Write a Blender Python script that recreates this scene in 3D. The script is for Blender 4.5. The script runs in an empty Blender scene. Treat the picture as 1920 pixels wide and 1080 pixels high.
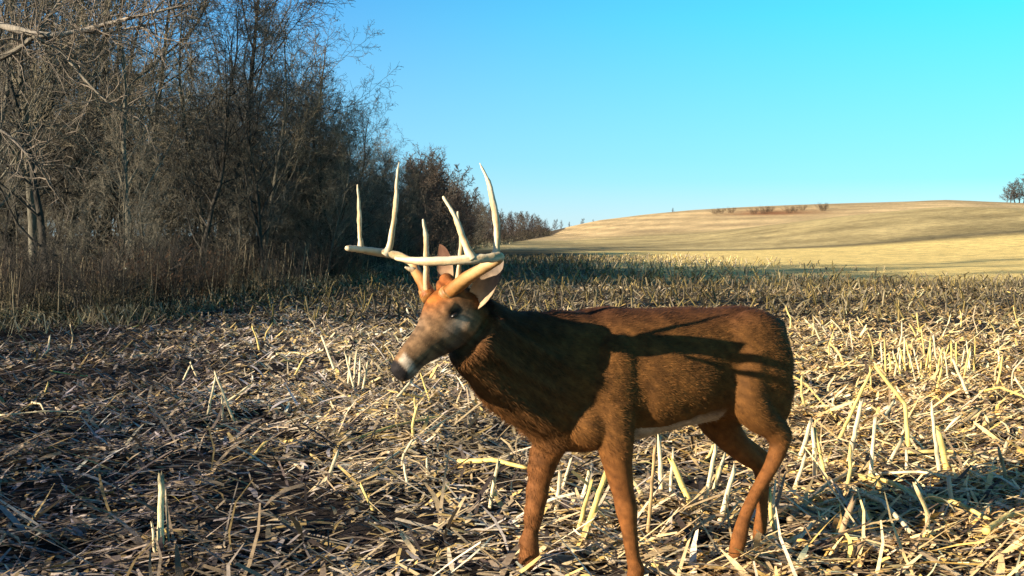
import bpy, bmesh, math, random
import numpy as np
from mathutils import Vector, Matrix
from mathutils.bvhtree import BVHTree

# ------------------------------------------------------------------ camera, sky, sun, exposure
scene = bpy.context.scene
COL = scene.collection
FPX = 1968.0            # focal length in photo pixels (1920 wide)
HC = 1.25               # camera height
HOR = 440.0             # horizon row of the photograph
cam_d = bpy.data.cameras.new('camera')
cam = bpy.data.objects.new('camera', cam_d); COL.objects.link(cam)
cam.location = (0, 0, HC)
cam.rotation_euler = (math.radians(90), 0, 0)
cam_d.sensor_width = 36
cam_d.lens = 36 * FPX / 1920
cam_d.shift_y = -(540 - HOR) / 1920.0
cam_d.clip_start = 0.05; cam_d.clip_end = 8000
scene.camera = cam

SUN_AZ = math.atan2(-0.835, -0.55)      # direction towards the sun, measured from +Y towards +X
SUN_EL = math.radians(17.5)
world = bpy.data.worlds.new('World'); scene.world = world
world.use_nodes = True
wn = world.node_tree; wn.nodes.clear()
w_out = wn.nodes.new('ShaderNodeOutputWorld'); w_bg = wn.nodes.new('ShaderNodeBackground')
sky = wn.nodes.new('ShaderNodeTexSky'); sky.sky_type = 'NISHITA'; sky.sun_disc = False
sky.sun_elevation = SUN_EL; sky.sun_rotation = SUN_AZ
sky.air_density = 1.0; sky.dust_density = 0.3; sky.ozone_density = 1.0
tc = wn.nodes.new('ShaderNodeTexCoord'); sx = wn.nodes.new('ShaderNodeSeparateXYZ')
wn.links.new(tc.outputs['Generated'], sx.inputs[0])
def w_ramp(stops):
    r = wn.nodes.new('ShaderNodeValToRGB'); e = r.color_ramp.elements
    while len(e) < len(stops): e.new(.5)
    for k, (p, c) in enumerate(stops): e[k].position = p; e[k].color = (*c, 1)
    return r
SKY_K = 4.1
rz_l = w_ramp([(0, (.50, .80, .96)), (.07, (.23, .66, 1.0)), (.24, (.045, .41, .93)), (.5, (.012, .08, .33)), (1, (.005, .03, .15))])
rz_r = w_ramp([(0, (.62, .86, .95)), (.05, (.17, .86, 1.05)), (.20, (.002, .86, 1.06)), (.5, (.01, .12, .35)), (1, (.005, .03, .15))])
for r_ in (rz_l, rz_r): wn.links.new(sx.outputs['Z'], r_.inputs[0])
mr = wn.nodes.new('ShaderNodeMapRange'); mr.inputs[1].default_value = -0.18; mr.inputs[2].default_value = 0.42
wn.links.new(sx.outputs['X'], mr.inputs[0])
mul = wn.nodes.new('ShaderNodeMix'); mul.data_type = 'RGBA'
wn.links.new(mr.outputs[0], mul.inputs[0]); wn.links.new(rz_l.outputs[0], mul.inputs[6]); wn.links.new(rz_r.outputs[0], mul.inputs[7])
sc = wn.nodes.new('ShaderNodeVectorMath'); sc.operation = 'SCALE'; sc.inputs['Scale'].default_value = SKY_K
wn.links.new(mul.outputs[2], sc.inputs[0])
mx2 = wn.nodes.new('ShaderNodeMix'); mx2.data_type = 'RGBA'; mx2.inputs[0].default_value = .12
wn.links.new(sc.outputs[0], mx2.inputs[6]); wn.links.new(sky.outputs[0], mx2.inputs[7])
wn.links.new(mx2.outputs[2], w_bg.inputs[0]); w_bg.inputs[1].default_value = 0.10
wn.links.new(w_bg.outputs[0], w_out.inputs[0])

sun_d = bpy.data.lights.new('sun', 'SUN'); sun_d.energy = 5.0; sun_d.angle = math.radians(0.5)
sun_d.color = (1.0, 0.86, 0.66)
sun = bpy.data.objects.new('sun', sun_d); COL.objects.link(sun)
sdir = Vector((math.sin(SUN_AZ) * math.cos(SUN_EL), math.cos(SUN_AZ) * math.cos(SUN_EL), math.sin(SUN_EL)))
sun.rotation_euler = sdir.to_track_quat('Z', 'Y').to_euler()
sun.location = (-20, -12, 10)
scene.view_settings.view_transform = 'Standard'; scene.view_settings.look = 'None'
scene.view_settings.gamma = 1.0; scene.view_settings.exposure = 1.3

rng = np.random.default_rng(7); random.seed(7)
U = lambda a, b: random.uniform(a, b)

# ------------------------------------------------------------------ helpers
def smooth(t):
    t = np.clip(t, 0, 1); return t * t * (3 - 2 * t)

_lat = np.random.default_rng(3).random((256, 256))
def noise(x, y, s=1.0, o=0):
    x = np.asarray(x, float) / s + 17.3 * o; y = np.asarray(y, float) / s + 31.7 * o
    xi = np.floor(x).astype(int); yi = np.floor(y).astype(int)
    fx = smooth(x - xi); fy = smooth(y - yi)
    g = lambda a, b: _lat[a % 256, b % 256]
    return ((g(xi, yi) * (1 - fx) + g(xi + 1, yi) * fx) * (1 - fy) +
            (g(xi, yi + 1) * (1 - fx) + g(xi + 1, yi + 1) * fx) * fy)

RX = [-400, -60, -20, 9, 22, 32, 45, 71, 91, 108, 127, 200, 420]
RZ = [0, 0, 0.8, 2.1, 4.8, 6.0, 7.2, 8.5, 9.2, 9.7, 8.9, 6, 3]
SX = [-400, 4, 12, 16, 23, 29, 36.7, 46, 54, 75, 130, 420]
SZ = [0, 0, 0.2, 0.5, 1.4, 2.4, 3.5, 4.5, 4.3, 3.5, 1, 0]
def terrain(x, y):
    x = np.asarray(x, float); y = np.asarray(y, float)
    far = np.interp(x * 260 / np.maximum(y, 200), RX, RZ) * smooth((y - 70) / 190) * (1 - 0.5 * smooth((y - 270) / 500))
    near = np.interp(x, SX, SZ) * smooth((y - 40) / 72) * (1 - 0.35 * smooth((y - 112) / 60))
    k = 0.25
    h = np.log(np.exp(far / k) + np.exp(near / k)) * k - k * math.log(2)
    fade = smooth((y - 5) / 25)
    h = h + (noise(x, y, 9, 1) - 0.5) * 0.14 * fade + (noise(x, y, 35, 2) - 0.5) * 0.5 * smooth((y - 40) / 60)
    return h
def row_coord(x, y):
    return y - 0.10 * x + 0.0012 * x * x
def micro(x, y):
    r = (np.cos(row_coord(x, y) / 0.76 * 2 * math.pi) * 0.5 + 0.5)
    near = 1 - smooth((np.asarray(y, float) - 25) / 20)
    return near * (0.018 * r + (noise(x, y, .22, 3) - .5) * .05 + (noise(x, y, .07, 4) - .5) * .022)
def gz(x, y): return float(terrain(x, y) + micro(x, y))

def P(px, py, Y):
    """world point seen at photo pixel (px,py) at depth Y"""
    return Vector(((px - 960) / FPX * Y, Y, HC - (py - HOR) / FPX * Y))
def G(px, py):
    """ground point under a photo pixel"""
    Y = HC * FPX / (py - HOR)
    for _ in range(12):
        z = gz((px - 960) / FPX * Y, Y)
        Y = (HC - z) * FPX / (py - HOR)
    return P(px, py, Y)

def mesh_np(name, V, F, C=None, mat=None, smooth_=False, parent=None, loc=None):
    """V (n,3), F (m,k) all of one size, or a list of such arrays"""
    me = bpy.data.meshes.new(name)
    Fs = F if isinstance(F, list) else [F]
    Fs = [np.asarray(f, dtype=np.int32) for f in Fs if len(f)]
    V = np.asarray(V, dtype=np.float32)
    me.vertices.add(len(V)); me.vertices.foreach_set('co', V.ravel())
    loops = np.concatenate([f.ravel() for f in Fs]); sizes = np.concatenate([np.full(len(f), f.shape[1], np.int32) for f in Fs])
    me.loops.add(len(loops)); me.loops.foreach_set('vertex_index', loops)
    me.polygons.add(len(sizes)); starts = np.concatenate([[0], np.cumsum(sizes)[:-1]]).astype(np.int32)
    me.polygons.foreach_set('loop_start', starts)
    me.update(calc_edges=True)
    if smooth_: me.polygons.foreach_set('use_smooth', np.ones(len(sizes), bool))
    if C is not None:
        a = me.color_attributes.new('tone', 'FLOAT_COLOR', 'POINT')
        C = np.asarray(C, dtype=np.float32)
        if C.shape[1] == 3: C = np.concatenate([C, np.ones((len(C), 1), np.float32)], 1)
        a.data.foreach_set('color', C.ravel())
    me.validate()
    if mat: me.materials.append(mat)
    o = bpy.data.objects.new(name, me); COL.objects.link(o)
    if parent: o.parent = parent
    if loc is not None: o.location = loc
    return o
def empty(name, loc, rz=0):
    e = bpy.data.objects.new(name, None); e.empty_display_size = .1
    COL.objects.link(e); e.location = loc; e.rotation_euler = (0, 0, rz); return e
def tag(o, label=None, cat=None, group=None, kind=None):
    if label: o['label'] = label
    if cat: o['category'] = cat
    if group: o['group'] = group
    if kind: o['kind'] = kind
    return o

def prisms(S, sides):
    """S (n,8): p0(3) p1(3) r0 r1 -> verts, quads of open prisms"""
    S = np.asarray(S, float); n = len(S)
    p0, p1, r0, r1 = S[:, :3], S[:, 3:6], S[:, 6:7], S[:, 7:8]
    d = p1 - p0; L = np.linalg.norm(d, axis=1, keepdims=True) + 1e-9; d = d / L
    ref = np.where(np.abs(d[:, 2:3]) > .9, np.array([[1., 0, 0]]), np.array([[0, 0, 1.]]))
    a = np.cross(d, ref); a /= np.linalg.norm(a, axis=1, keepdims=True) + 1e-9
    b = np.cross(d, a)
    p1 = p1 + d * np.minimum(r1 * .6, L * .2)
    V = np.zeros((n, 2 * sides, 3))
    for k in range(sides):
        t = 2 * math.pi * k / sides
        o = a * math.cos(t) + b * math.sin(t)
        V[:, k] = p0 + o * r0; V[:, sides + k] = p1 + o * r1
    base = (np.arange(n) * 2 * sides)[:, None]
    F = np.concatenate([base + np.array([[k, (k + 1) % sides, sides + (k + 1) % sides, sides + k]]) for k in range(sides)])
    return V.reshape(-1, 3), F

class Tube:
    """continuous tube through points with radii; rings of `n`, optional elliptical sections"""
    def __init__(s): s.V = []; s.F = []; s.C = []
    def add(s, pts, rad, n=10, cap=True, col=None, jag=0, sub=1):
        pts = [Vector(p) for p in pts]
        if sub > 1:
            q = []; rr = []
            m = len(pts)
            for i in range(m - 1):
                a, b, c, d = pts[max(i - 1, 0)], pts[i], pts[i + 1], pts[min(i + 2, m - 1)]
                for k in range(sub):
                    t = k / sub
                    q.append(.5 * ((2 * b) + (c - a) * t + (2 * a - 5 * b + 4 * c - d) * t * t + (3 * b - a - 3 * c + d) * t ** 3))
                    rr.append(rad[i] * (1 - t) + rad[i + 1] * t)
            q.append(pts[-1]); rr.append(rad[-1]); pts, rad = q, rr
        base = len(s.V); m = len(pts); up = None
        for i, p in enumerate(pts):
            d = (pts[min(i + 1, m - 1)] - pts[max(i - 1, 0)]).normalized()
            if up is None:
                up = d.orthogonal().normalized()
            up = (up - d * up.dot(d)).normalized(); sd = d.cross(up)
            for k in range(n):
                t = 2 * math.pi * k / n
                j = Vector((0, 0, 0))
                if jag and i == m - 1: j = d * U(-jag, jag)
                s.V.append(p + (up * math.cos(t) + sd * math.sin(t)) * rad[i] + j)
                s.C.append(col(i / (m - 1), k) if callable(col) else (col or (1, 1, 1)))
        for i in range(m - 1):
            for k in range(n):
                s.F.append((base + i * n + k, base + i * n + (k + 1) % n, base + (i + 1) * n + (k + 1) % n, base + (i + 1) * n + k))
        if cap:
            for i, e in ((0, 0), (m - 1, 1)):
                c = len(s.V); s.V.append(pts[i]); s.C.append(s.C[base + i * n])
                for k in range(n):
                    a, b = base + i * n + k, base + i * n + (k + 1) % n
                    s.F.append((c, b, a) if e == 0 else (c, a, b))
    def build(s, name, mat, parent=None, loc=None, sm=True):
        off = Vector(loc) if loc is not None else Vector((0, 0, 0))
        f4 = [f for f in s.F if len(f) == 4]; f3 = [f for f in s.F if len(f) == 3]
        return mesh_np(name, [tuple(v - off) for v in s.V], [np.array(f, np.int32) for f in (f4, f3) if f], s.C, mat, sm, parent, loc)

# ------------------------------------------------------------------ materials
def new_mat(name):
    m = bpy.data.materials.new(name); m.use_nodes = True
    nt = m.node_tree; b = nt.nodes['Principled BSDF']
    return m, nt, b
def nd(nt, t, **kw):
    n = nt.nodes.new(t)
    for k, v in kw.items():
        if k.startswith('i_'): n.inputs[int(k[2:])].default_value = v
        else: setattr(n, k, v)
    return n
def attr_mat(name, rough=.8, spec=.25, nscale=40, namount=.35, bump=.3, bscale=120, stretch=(1, 1, 1), trans=0, dist=.004):
    m, nt, b = new_mat(name); L = nt.links.new
    at = nd(nt, 'ShaderNodeAttribute', attribute_name='tone')
    tc = nd(nt, 'ShaderNodeTexCoord'); mp = nd(nt, 'ShaderNodeMapping'); mp.inputs['Scale'].default_value = stretch
    L(tc.outputs['Object'], mp.inputs[0])
    nz = nd(nt, 'ShaderNodeTexNoise'); nz.inputs['Scale'].default_value = nscale; nz.inputs['Detail'].default_value = 5
    L(mp.outputs[0], nz.inputs['Vector'])
    r = nd(nt, 'ShaderNodeMapRange'); r.inputs[1].default_value = .25; r.inputs[2].default_value = .75
    r.inputs[3].default_value = 1 - namount; r.inputs[4].default_value = 1 + namount
    L(nz.outputs['Fac'], r.inputs[0])
    mx = nd(nt, 'ShaderNodeVectorMath', operation='SCALE'); L(at.outputs['Color'], mx.inputs[0]); L(r.outputs[0], mx.inputs['Scale'])
    L(mx.outputs[0], b.inputs['Base Color'])
    b.inputs['Roughness'].default_value = rough; b.inputs['Specular IOR Level'].default_value = spec
    if bump:
        n2 = nd(nt, 'ShaderNodeTexNoise'); n2.inputs['Scale'].default_value = bscale; n2.inputs['Detail'].default_value = 4
        L(mp.outputs[0], n2.inputs['Vector'])
        bp = nd(nt, 'ShaderNodeBump'); bp.inputs['Strength'].default_value = bump; bp.inputs['Distance'].default_value = dist
        L(n2.outputs['Fac'], bp.inputs['Height']); L(bp.outputs[0], b.inputs['Normal'])
    if trans:
        tr = nd(nt, 'ShaderNodeBsdfTranslucent'); L(mx.outputs[0], tr.inputs[0])
        ms = nd(nt, 'ShaderNodeMixShader'); ms.inputs[0].default_value = trans
        out = nt.nodes['Material Output']
        L(b.outputs[0], ms.inputs[1]); L(tr.outputs[0], ms.inputs[2]); L(ms.outputs[0], out.inputs[0])
    return m
M_litter = attr_mat('dry_corn_leaf', .7, .3, 60, .3, .3, 200, trans=.12)
M_stalk = attr_mat('dry_corn_stalk', .6, .35, 30, .3, .6, 300, stretch=(1, 1, .15), dist=.003)
M_bark = attr_mat('tree_bark', .9, .15, 9, .5, .8, 40, stretch=(1, 1, .25), dist=.02)
M_twig = attr_mat('bare_twigs', .85, .2, 3, .3, 0)
M_grass = attr_mat('dry_grass', .8, .2, 5, .35, 0, trans=.15)
M_antler = attr_mat('antler_bone', .5, .4, 45, .18, .5, 160, dist=.002)
M_hide = attr_mat('deer_hide', .75, .14, 34, .34, .6, 420, dist=.003)
M_horn = attr_mat('dark_horn', .35, .5, 40, .2, .2, 100)

# ground: dark soil near, straw-covered stubble farther, banded hill
mg, nt, b = new_mat('stubble_ground'); L = nt.links.new
at = nd(nt, 'ShaderNodeAttribute', attribute_name='tone')
geo = nd(nt, 'ShaderNodeNewGeometry')
n1 = nd(nt, 'ShaderNodeTexNoise'); n1.inputs['Scale'].default_value = 2.2; n1.inputs['Detail'].default_value = 9; n1.inputs['Roughness'].default_value = .75
mp = nd(nt, 'ShaderNodeMapping'); mp.inputs['Scale'].default_value = (.55, 1.0, 1); L(geo.outputs['Position'], mp.inputs[0]); L(mp.outputs[0], n1.inputs['Vector'])
r1 = nd(nt, 'ShaderNodeMapRange'); r1.inputs[1].default_value = .32; r1.inputs[2].default_value = .68; r1.inputs[3].default_value = .45; r1.inputs[4].default_value = 1.5
L(n1.outputs['Fac'], r1.inputs[0])
n2 = nd(nt, 'ShaderNodeTexNoise'); n2.inputs['Scale'].default_value = 22; n2.inputs['Detail'].default_value = 6; L(geo.outputs['Position'], n2.inputs['Vector'])
r2 = nd(nt, 'ShaderNodeMapRange'); r2.inputs[1].default_value = .3; r2.inputs[2].default_value = .7; r2.inputs[3].default_value = .6; r2.inputs[4].default_value = 1.35
L(n2.outputs['Fac'], r2.inputs[0])
mm = nd(nt, 'ShaderNodeMath', operation='MULTIPLY'); L(r1.outputs[0], mm.inputs[0]); L(r2.outputs[0], mm.inputs[1])
vm = nd(nt, 'ShaderNodeVectorMath', operation='SCALE'); L(at.outputs['Color'], vm.inputs[0]); L(mm.outputs[0], vm.inputs['Scale'])
L(vm.outputs[0], b.inputs['Base Color']); b.inputs['Roughness'].default_value = .95; b.inputs['Specular IOR Level'].default_value = .1
bp = nd(nt, 'ShaderNodeBump'); bp.inputs['Strength'].default_value = .9; bp.inputs['Distance'].default_value = .06
L(n1.outputs['Fac'], bp.inputs['Height'])
bp2 = nd(nt, 'ShaderNodeBump'); bp2.inputs['Strength'].default_value = .7; bp2.inputs['Distance'].default_value = .012
L(n2.outputs['Fac'], bp2.inputs['Height']); L(bp.outputs[0], bp2.inputs['Normal']); L(bp2.outputs[0], b.inputs['Normal'])
M_ground = mg

# ------------------------------------------------------------------ ground
def axis(dense0, dense1, step, lo, hi, grow=1.06):
    a = list(np.arange(dense0, dense1, step)); s = step; x = a[-1]
    while x < hi: s *= grow; x += s; a.append(x)
    s = step; x = a[0]; pre = []
    while x > lo: s *= grow; x -= s; pre.append(x)
    return np.array(pre[::-1] + a)
gx = axis(-6, 7, .07, -2500, 2500, 1.045); gy = axis(2, 14, .06, -800, 4000, 1.03)
XX, YY = np.meshgrid(gx, gy); ZZ = terrain(XX, YY) + micro(XX, YY)
ZZ = np.where(YY > 900, ZZ - (YY - 900) * .01, ZZ)
nx, ny = len(gx), len(gy)
idx = np.arange(nx * ny).reshape(ny, nx)
Fg = np.stack([idx[:-1, :-1], idx[:-1, 1:], idx[1:, 1:], idx[1:, :-1]], -1).reshape(-1, 4)
def wood_edge(x):   # depth where the wood begins, as a function of photo column
    return np.interp(x, [-400, 0, 300, 600, 750, 850, 940, 1030, 1100], [13, 15.5, 17, 23, 34, 62, 100, 170, 260])
def ground_color(X, Y):
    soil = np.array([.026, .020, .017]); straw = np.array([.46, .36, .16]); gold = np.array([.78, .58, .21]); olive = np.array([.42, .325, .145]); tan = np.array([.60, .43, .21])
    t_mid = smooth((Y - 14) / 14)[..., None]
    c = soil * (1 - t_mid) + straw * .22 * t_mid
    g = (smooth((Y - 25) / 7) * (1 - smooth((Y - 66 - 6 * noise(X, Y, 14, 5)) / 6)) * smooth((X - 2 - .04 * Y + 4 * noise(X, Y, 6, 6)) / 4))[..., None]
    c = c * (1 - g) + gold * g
    up = smooth((Y - 66 - 6 * noise(X, Y, 14, 5)) / 8)[..., None]
    st = noise(X, Y, 5, 7)[..., None]
    c = c * (1 - up) + (olive * (.55 + .6 * st + .35 * noise(X, Y, 1.6, 18)[..., None])) * up
    far = smooth((Y - 125) / 20)[..., None]
    z = terrain(X, Y)
    band = (.5 + .5 * np.sin(z * 6.2 + X * .05 + 5 * noise(X, Y, 40, 8) + 1.5 * noise(X, Y, 11, 17)))[..., None]
    c = c * (1 - far) + tan * (.72 + .34 * band + .14 * (.5 + .5 * np.sin(z * 21 + 6 * noise(X, Y, 30, 21)))[..., None]) * far
    c = c * (1 + .16 * up * np.sin(row_coord(X, Y) / 1.9 * 2 * math.pi + 3 * noise(X, Y, 20, 19))[..., None])
    top = smooth((Y - 205) / 15)[..., None] * smooth((X - 20) / 30)[..., None]
    c = c * (1 - .3 * top) + np.array([.16, .11, .07]) * .3 * top
    red = (np.exp(-((X - 47) / 8) ** 2 - ((Y - 190) / 14) ** 2))[..., None]
    c = c * (1 - red) + np.array([.30, .13, .05]) * red
    # earth terrace line
    ln = np.exp(-((Y - 72 - 5 * noise(X, Y, 14, 5)) / 1.6) ** 2)[..., None] * .75
    c = c * (1 - ln) + np.array([.10, .085, .05]) * ln
    # under the trees: leaf litter
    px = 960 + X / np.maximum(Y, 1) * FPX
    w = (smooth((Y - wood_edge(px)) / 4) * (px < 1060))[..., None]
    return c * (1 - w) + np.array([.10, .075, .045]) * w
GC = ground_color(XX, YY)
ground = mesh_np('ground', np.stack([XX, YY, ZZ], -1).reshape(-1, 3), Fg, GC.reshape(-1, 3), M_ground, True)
tag(ground, kind='structure')

# ------------------------------------------------------------------ litter of corn leaves and husks (uncountable)
STRAW = np.array([[.66, .53, .28], [.56, .43, .22], [.76, .65, .42], [.44, .35, .20], [.28, .22, .14], [.64, .47, .16], [.13, .10, .07], [.56, .50, .40], [.06, .045, .035]])
def ribbons(N, x, y, z, yaw, pitch, Ls, Ws, Cs, curl, twist, lift=None, segs=3):
    n = N; t = np.linspace(0, 1, segs + 1)
    dx, dy = np.cos(yaw), np.sin(yaw)
    V = np.zeros((n, (segs + 1) * 2, 3)); 
    for i, ti in enumerate(t):
        s = (ti - .5) * Ls
        w = Ws * (1 - .55 * abs(ti - .4) * 1.6) * .5
        cx = x + dx * s - dy * curl * Ls * (ti - .5) ** 2 * 1.6
        cy = y + dy * s + dx * curl * Ls * (ti - .5) ** 2 * 1.6
        cz = z + s * np.sin(pitch) + np.abs(curl) * Ls * .25 * (1 - (2 * ti - 1) ** 2)
        tw = twist * (ti - .3)
        V[:, 2 * i] = np.stack([cx - dy * w * np.cos(tw), cy + dx * w * np.cos(tw), cz + w * np.sin(tw)], 1)
        V[:, 2 * i + 1] = np.stack([cx + dy * w * np.cos(tw), cy - dx * w * np.cos(tw), cz - w * np.sin(tw)], 1)
    base = (np.arange(n) * (segs + 1) * 2)[:, None]
    F = np.concatenate([base + np.array([[2 * i, 2 * i + 1, 2 * i + 3, 2 * i + 2]]) for i in range(segs)])
    C = np.repeat(Cs, (segs + 1) * 2, axis=0)
    return V.reshape(-1, 3), F, C
def litter(N, y0, y1, smin, smax, wmin, wmax, seed, power=1.0, stand=.1):
    r = np.random.default_rng(seed)
    px = r.uniform(-260, 2180, N)
    # uniform per ground area weighted towards the camera
    v = r.random(N); y = y0 * (y1 / y0) ** (v ** power)
    x = (px - 960) / FPX * y
    keep = (px > 760) | (y < wood_edge(px) - 1.5)
    dens = noise(x, y, .5, 11) * .6 + noise(x, y, 1.7, 12) * .6
    rowd = .5 + .5 * np.cos(row_coord(x, y) / .76 * 2 * math.pi + .6)
    left = smooth((px - 100) / 800)
    keep &= r.random(N) < (.26 + 1.0 * smooth((dens - .3) / .5)) * (.50 + .50 * left)
    x, y, px = x[keep], y[keep], px[keep]; n = len(x)
    Ls = smin * (smax / smin) ** (r.random(n) ** 1.3); Ws = np.minimum(r.uniform(wmin, wmax, n), Ls * .5)
    yaw = r.uniform(0, math.pi, n); yaw = np.where(r.random(n) < .35, r.normal(0, .45, n), yaw)
    pitch = r.normal(0, .24, n); st = r.random(n) < stand; pitch = np.where(st, r.uniform(.2, .9, n) * np.where(r.random(n) < .5, 1, -1), pitch)
    z = terrain(x, y) + micro(x, y) + r.uniform(.0, .03, n) + np.abs(np.sin(pitch)) * Ls * .35
    ci = r.choice(len(STRAW), n, p=[.17, .13, .17, .09, .09, .11, .09, .08, .07])
    C = STRAW[ci] * r.uniform(.7, 1.2, (n, 1))
    dark = noise(x, y, 1.1, 13) * .6 + noise(x, y, .3, 16) * .4
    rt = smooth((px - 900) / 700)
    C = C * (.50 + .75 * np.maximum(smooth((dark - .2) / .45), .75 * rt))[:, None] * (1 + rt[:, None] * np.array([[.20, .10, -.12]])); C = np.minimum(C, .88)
    # tree shade painted into the litter colour: mid-field band, then left foreground
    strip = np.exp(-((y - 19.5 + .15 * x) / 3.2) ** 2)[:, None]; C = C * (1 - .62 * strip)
    fade = (1 - smooth((px + 60 - 200) / 650))[:, None]  # painted foreground shade, strongest at the left, gone by mid frame
    C = C * (1 - .58 * fade) * (1 + fade * np.array([[.04, .04, .25]])) * np.array([[1.04, 1.0, 1.08]])
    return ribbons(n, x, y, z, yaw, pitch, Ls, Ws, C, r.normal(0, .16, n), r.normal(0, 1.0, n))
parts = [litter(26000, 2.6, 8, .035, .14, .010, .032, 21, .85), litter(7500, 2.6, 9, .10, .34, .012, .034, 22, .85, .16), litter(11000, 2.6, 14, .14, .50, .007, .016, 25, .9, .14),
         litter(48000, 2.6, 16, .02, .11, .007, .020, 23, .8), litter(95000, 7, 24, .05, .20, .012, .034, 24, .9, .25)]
V = []; F = []; C = []; off = 0
for v, f, c in parts: V.append(v); F.append(f + off); C.append(c); off += len(v)
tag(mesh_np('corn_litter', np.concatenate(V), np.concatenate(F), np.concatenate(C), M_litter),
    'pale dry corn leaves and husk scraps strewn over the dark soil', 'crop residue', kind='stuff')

# ------------------------------------------------------------------ corn stalks
def leaf_strip(T, p, d, L, w, droop, col):
    """thin dry leaf: a ribbon with a keel"""
    n = 6; side = d.cross(Vector((0, 0, 1))).normalized(); base = len(T.V)
    q = p.copy(); dd = d.normalized()
    for i in range(n + 1):
        t = i / n; ww = w * (1 - t) ** .6 * (.5 + .5 * min(1, t * 4))
        T.V += [q - side * ww, q + Vector((0, 0, -ww * .35)), q + side * ww]
        T.C += [col, tuple(c * .8 for c in col), col]
        q = q + dd * L / n; dd = (dd + Vector((U(-.15, .15), U(-.15, .15), -droop))).normalized()
        side = (side + Vector((U(-.3, .3), U(-.3, .3), U(-.3, .3)))).normalized()
    for i in range(n):
        a = base + i * 3
        T.F += [(a, a + 1, a + 4, a + 3), (a + 1, a + 2, a + 5, a + 4)]
SC = [(.66, .52, .26), (.72, .60, .36), (.60, .46, .17), (.52, .42, .27), (.40, .32, .20), (.70, .52, .18)]
def stalk(pts, r, label, leaf=0, col=None, name='corn_stalk', group='cut corn stalks in the stubble', cat='corn stalk'):
    """pts world points base -> top"""
    pts = [Vector(p) for p in pts]; base = pts[0].copy(); r = r * 1.2
    col = col or random.choice(SC)
    # resample with nodes
    q = []; rad = []
    tot = sum((pts[i + 1] - pts[i]).length for i in range(len(pts) - 1)); nn = max(4, int(tot / .035))
    node = U(.09, .14)
    cum = 0; cols = []
    for i in range(nn + 1):
        s = tot * i / nn; rem = s; k = 0
        while k < len(pts) - 2 and rem > (pts[k + 1] - pts[k]).length: rem -= (pts[k + 1] - pts[k]).length; k += 1
        seg = pts[k + 1] - pts[k]; q.append(pts[k] + seg * min(1, rem / seg.length))
        nod = math.exp(-(((s % node) - node * .5) / .008) ** 2)
        rad.append(r * (1 + .22 * nod + .35 * math.exp(-s / .03)) * (1 - .25 * s / tot) * U(.93, 1.07)); cols.append(1 - .45 * nod)
    for i in range(1, len(q) - 1): q[i] = q[i] + Vector((U(-1, 1), U(-1, 1), U(-1, 1))) * r * .18
    cf = lambda t, k: tuple(c * cols[min(len(cols) - 1, int(round(t * (len(cols) - 1))))] * (.85 + .3 * ((k * 37 % 7) / 7)) for c in col)
    T = Tube(); T.add(q, rad, 7, True, cf, jag=min(.045, tot * .14))
    o = T.build(name, M_stalk, None, base)
    tag(o, label, cat, group)
    for _ in range(leaf):
        t = U(.1, .95); p = q[int(t * (len(q) - 1))] - base
        a = U(0, 6.28)
        T2 = Tube(); leaf_strip(T2, p, Vector((math.cos(a), math.sin(a), U(.0, .9))), U(.08, .28), U(.004, .010), U(.15, .45), tuple(c * U(.8, 1.1) for c in random.choice(SC)))
        T2.build('leaf', M_litter, o, None, False)
    return o
def st_px(b, t, lean=0.0, r=.009, label='', leaf=1, col=None, mid=None, **k):
    """stalk from ground pixel b to tip pixel t; lean = depth change of the tip"""
    p0 = G(*b); p1 = P(t[0], t[1], p0.y + lean); pts = [p0 - Vector((0, 0, .02))]
    if mid: pts.append(P(mid[0], mid[1], p0.y + lean * .5))
    pts.append(p1)
    return stalk(pts, r, label, leaf, col, **k)
def ly_px(a, b_, r, label, z=.03, leaf=1, col=None, **k):
    r = r * .68; leaf += 1
    """stalk lying between two ground pixels"""
    p0, p1 = G(*a), G(*b_); p0.z += z * U(.5, 1.5); p1.z += z * U(.5, 2.0)
    m = (p0 + p1) / 2 + Vector((U(-.02, .02), U(-.02, .02), z * .5))
    return stalk([p0, m, p1], r, label, leaf, col, **k)

PALE = (.72, .59, .36); YEL = (.72, .53, .17)
ly_px((652, 932), (892, 762), .0085, 'long straight pale fallen corn stalk pointing at the deer chest', .05, 1, PALE)
ly_px((630, 842), (832, 796), .013, 'broad yellowish fallen corn stalk above the long straight pale one', .04, 2, YEL)
ly_px((860, 886), (985, 903), .016, 'thick yellow corn stalk lying left of the deer front hoof side', .04, 1, YEL)
ly_px((0, 795), (165, 783), .007, 'thin pale corn stalk lying at the left edge of the photo', .04, 0, PALE)
ly_px((60, 772), (85, 790), .008, 'short pale stub on the left above the thin lying stalk', .05, 0, PALE)
st_px((301, 1042), (302, 900), .02, .012, 'thick upright pale corn stub alone in the dark lower left', 3, (.72, .62, .36))
st_px((292, 1046), (286, 985), .0, .006, 'thin short stub tucked against the thick lower left stub', 1, PALE)
st_px((318, 1040), (311, 925), .05, .004, 'thin dark fibre stem right beside the thick lower left stub', 1, (.30, .25, .17))
st_px((632, 703), (603, 630), .2, .009, 'lone slender corn stalk leaning left, left of the deer nose', 0, PALE)
for a, b_, w in (((652, 730), (656, 668), 'leftmost'), ((662, 732), (668, 660), 'second'), ((672, 735), (676, 672), 'middle'), ((678, 738), (690, 678), 'fourth'), ((668, 742), (648, 664), 'crossing')):
    st_px(a, b_, U(-.1, .1), .008, '%s upright stalk of the pale clump left of the deer nose' % w, 1, PALE, group='clump of stalks left of the deer nose')
st_px((338, 720), (357, 684), .1, .007, 'left leg of the small bent stalk above the tall left V', 0, PALE)
st_px((374, 712), (358, 683), .0, .007, 'right leg of the small bent stalk above the tall left V', 0, PALE)
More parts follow.
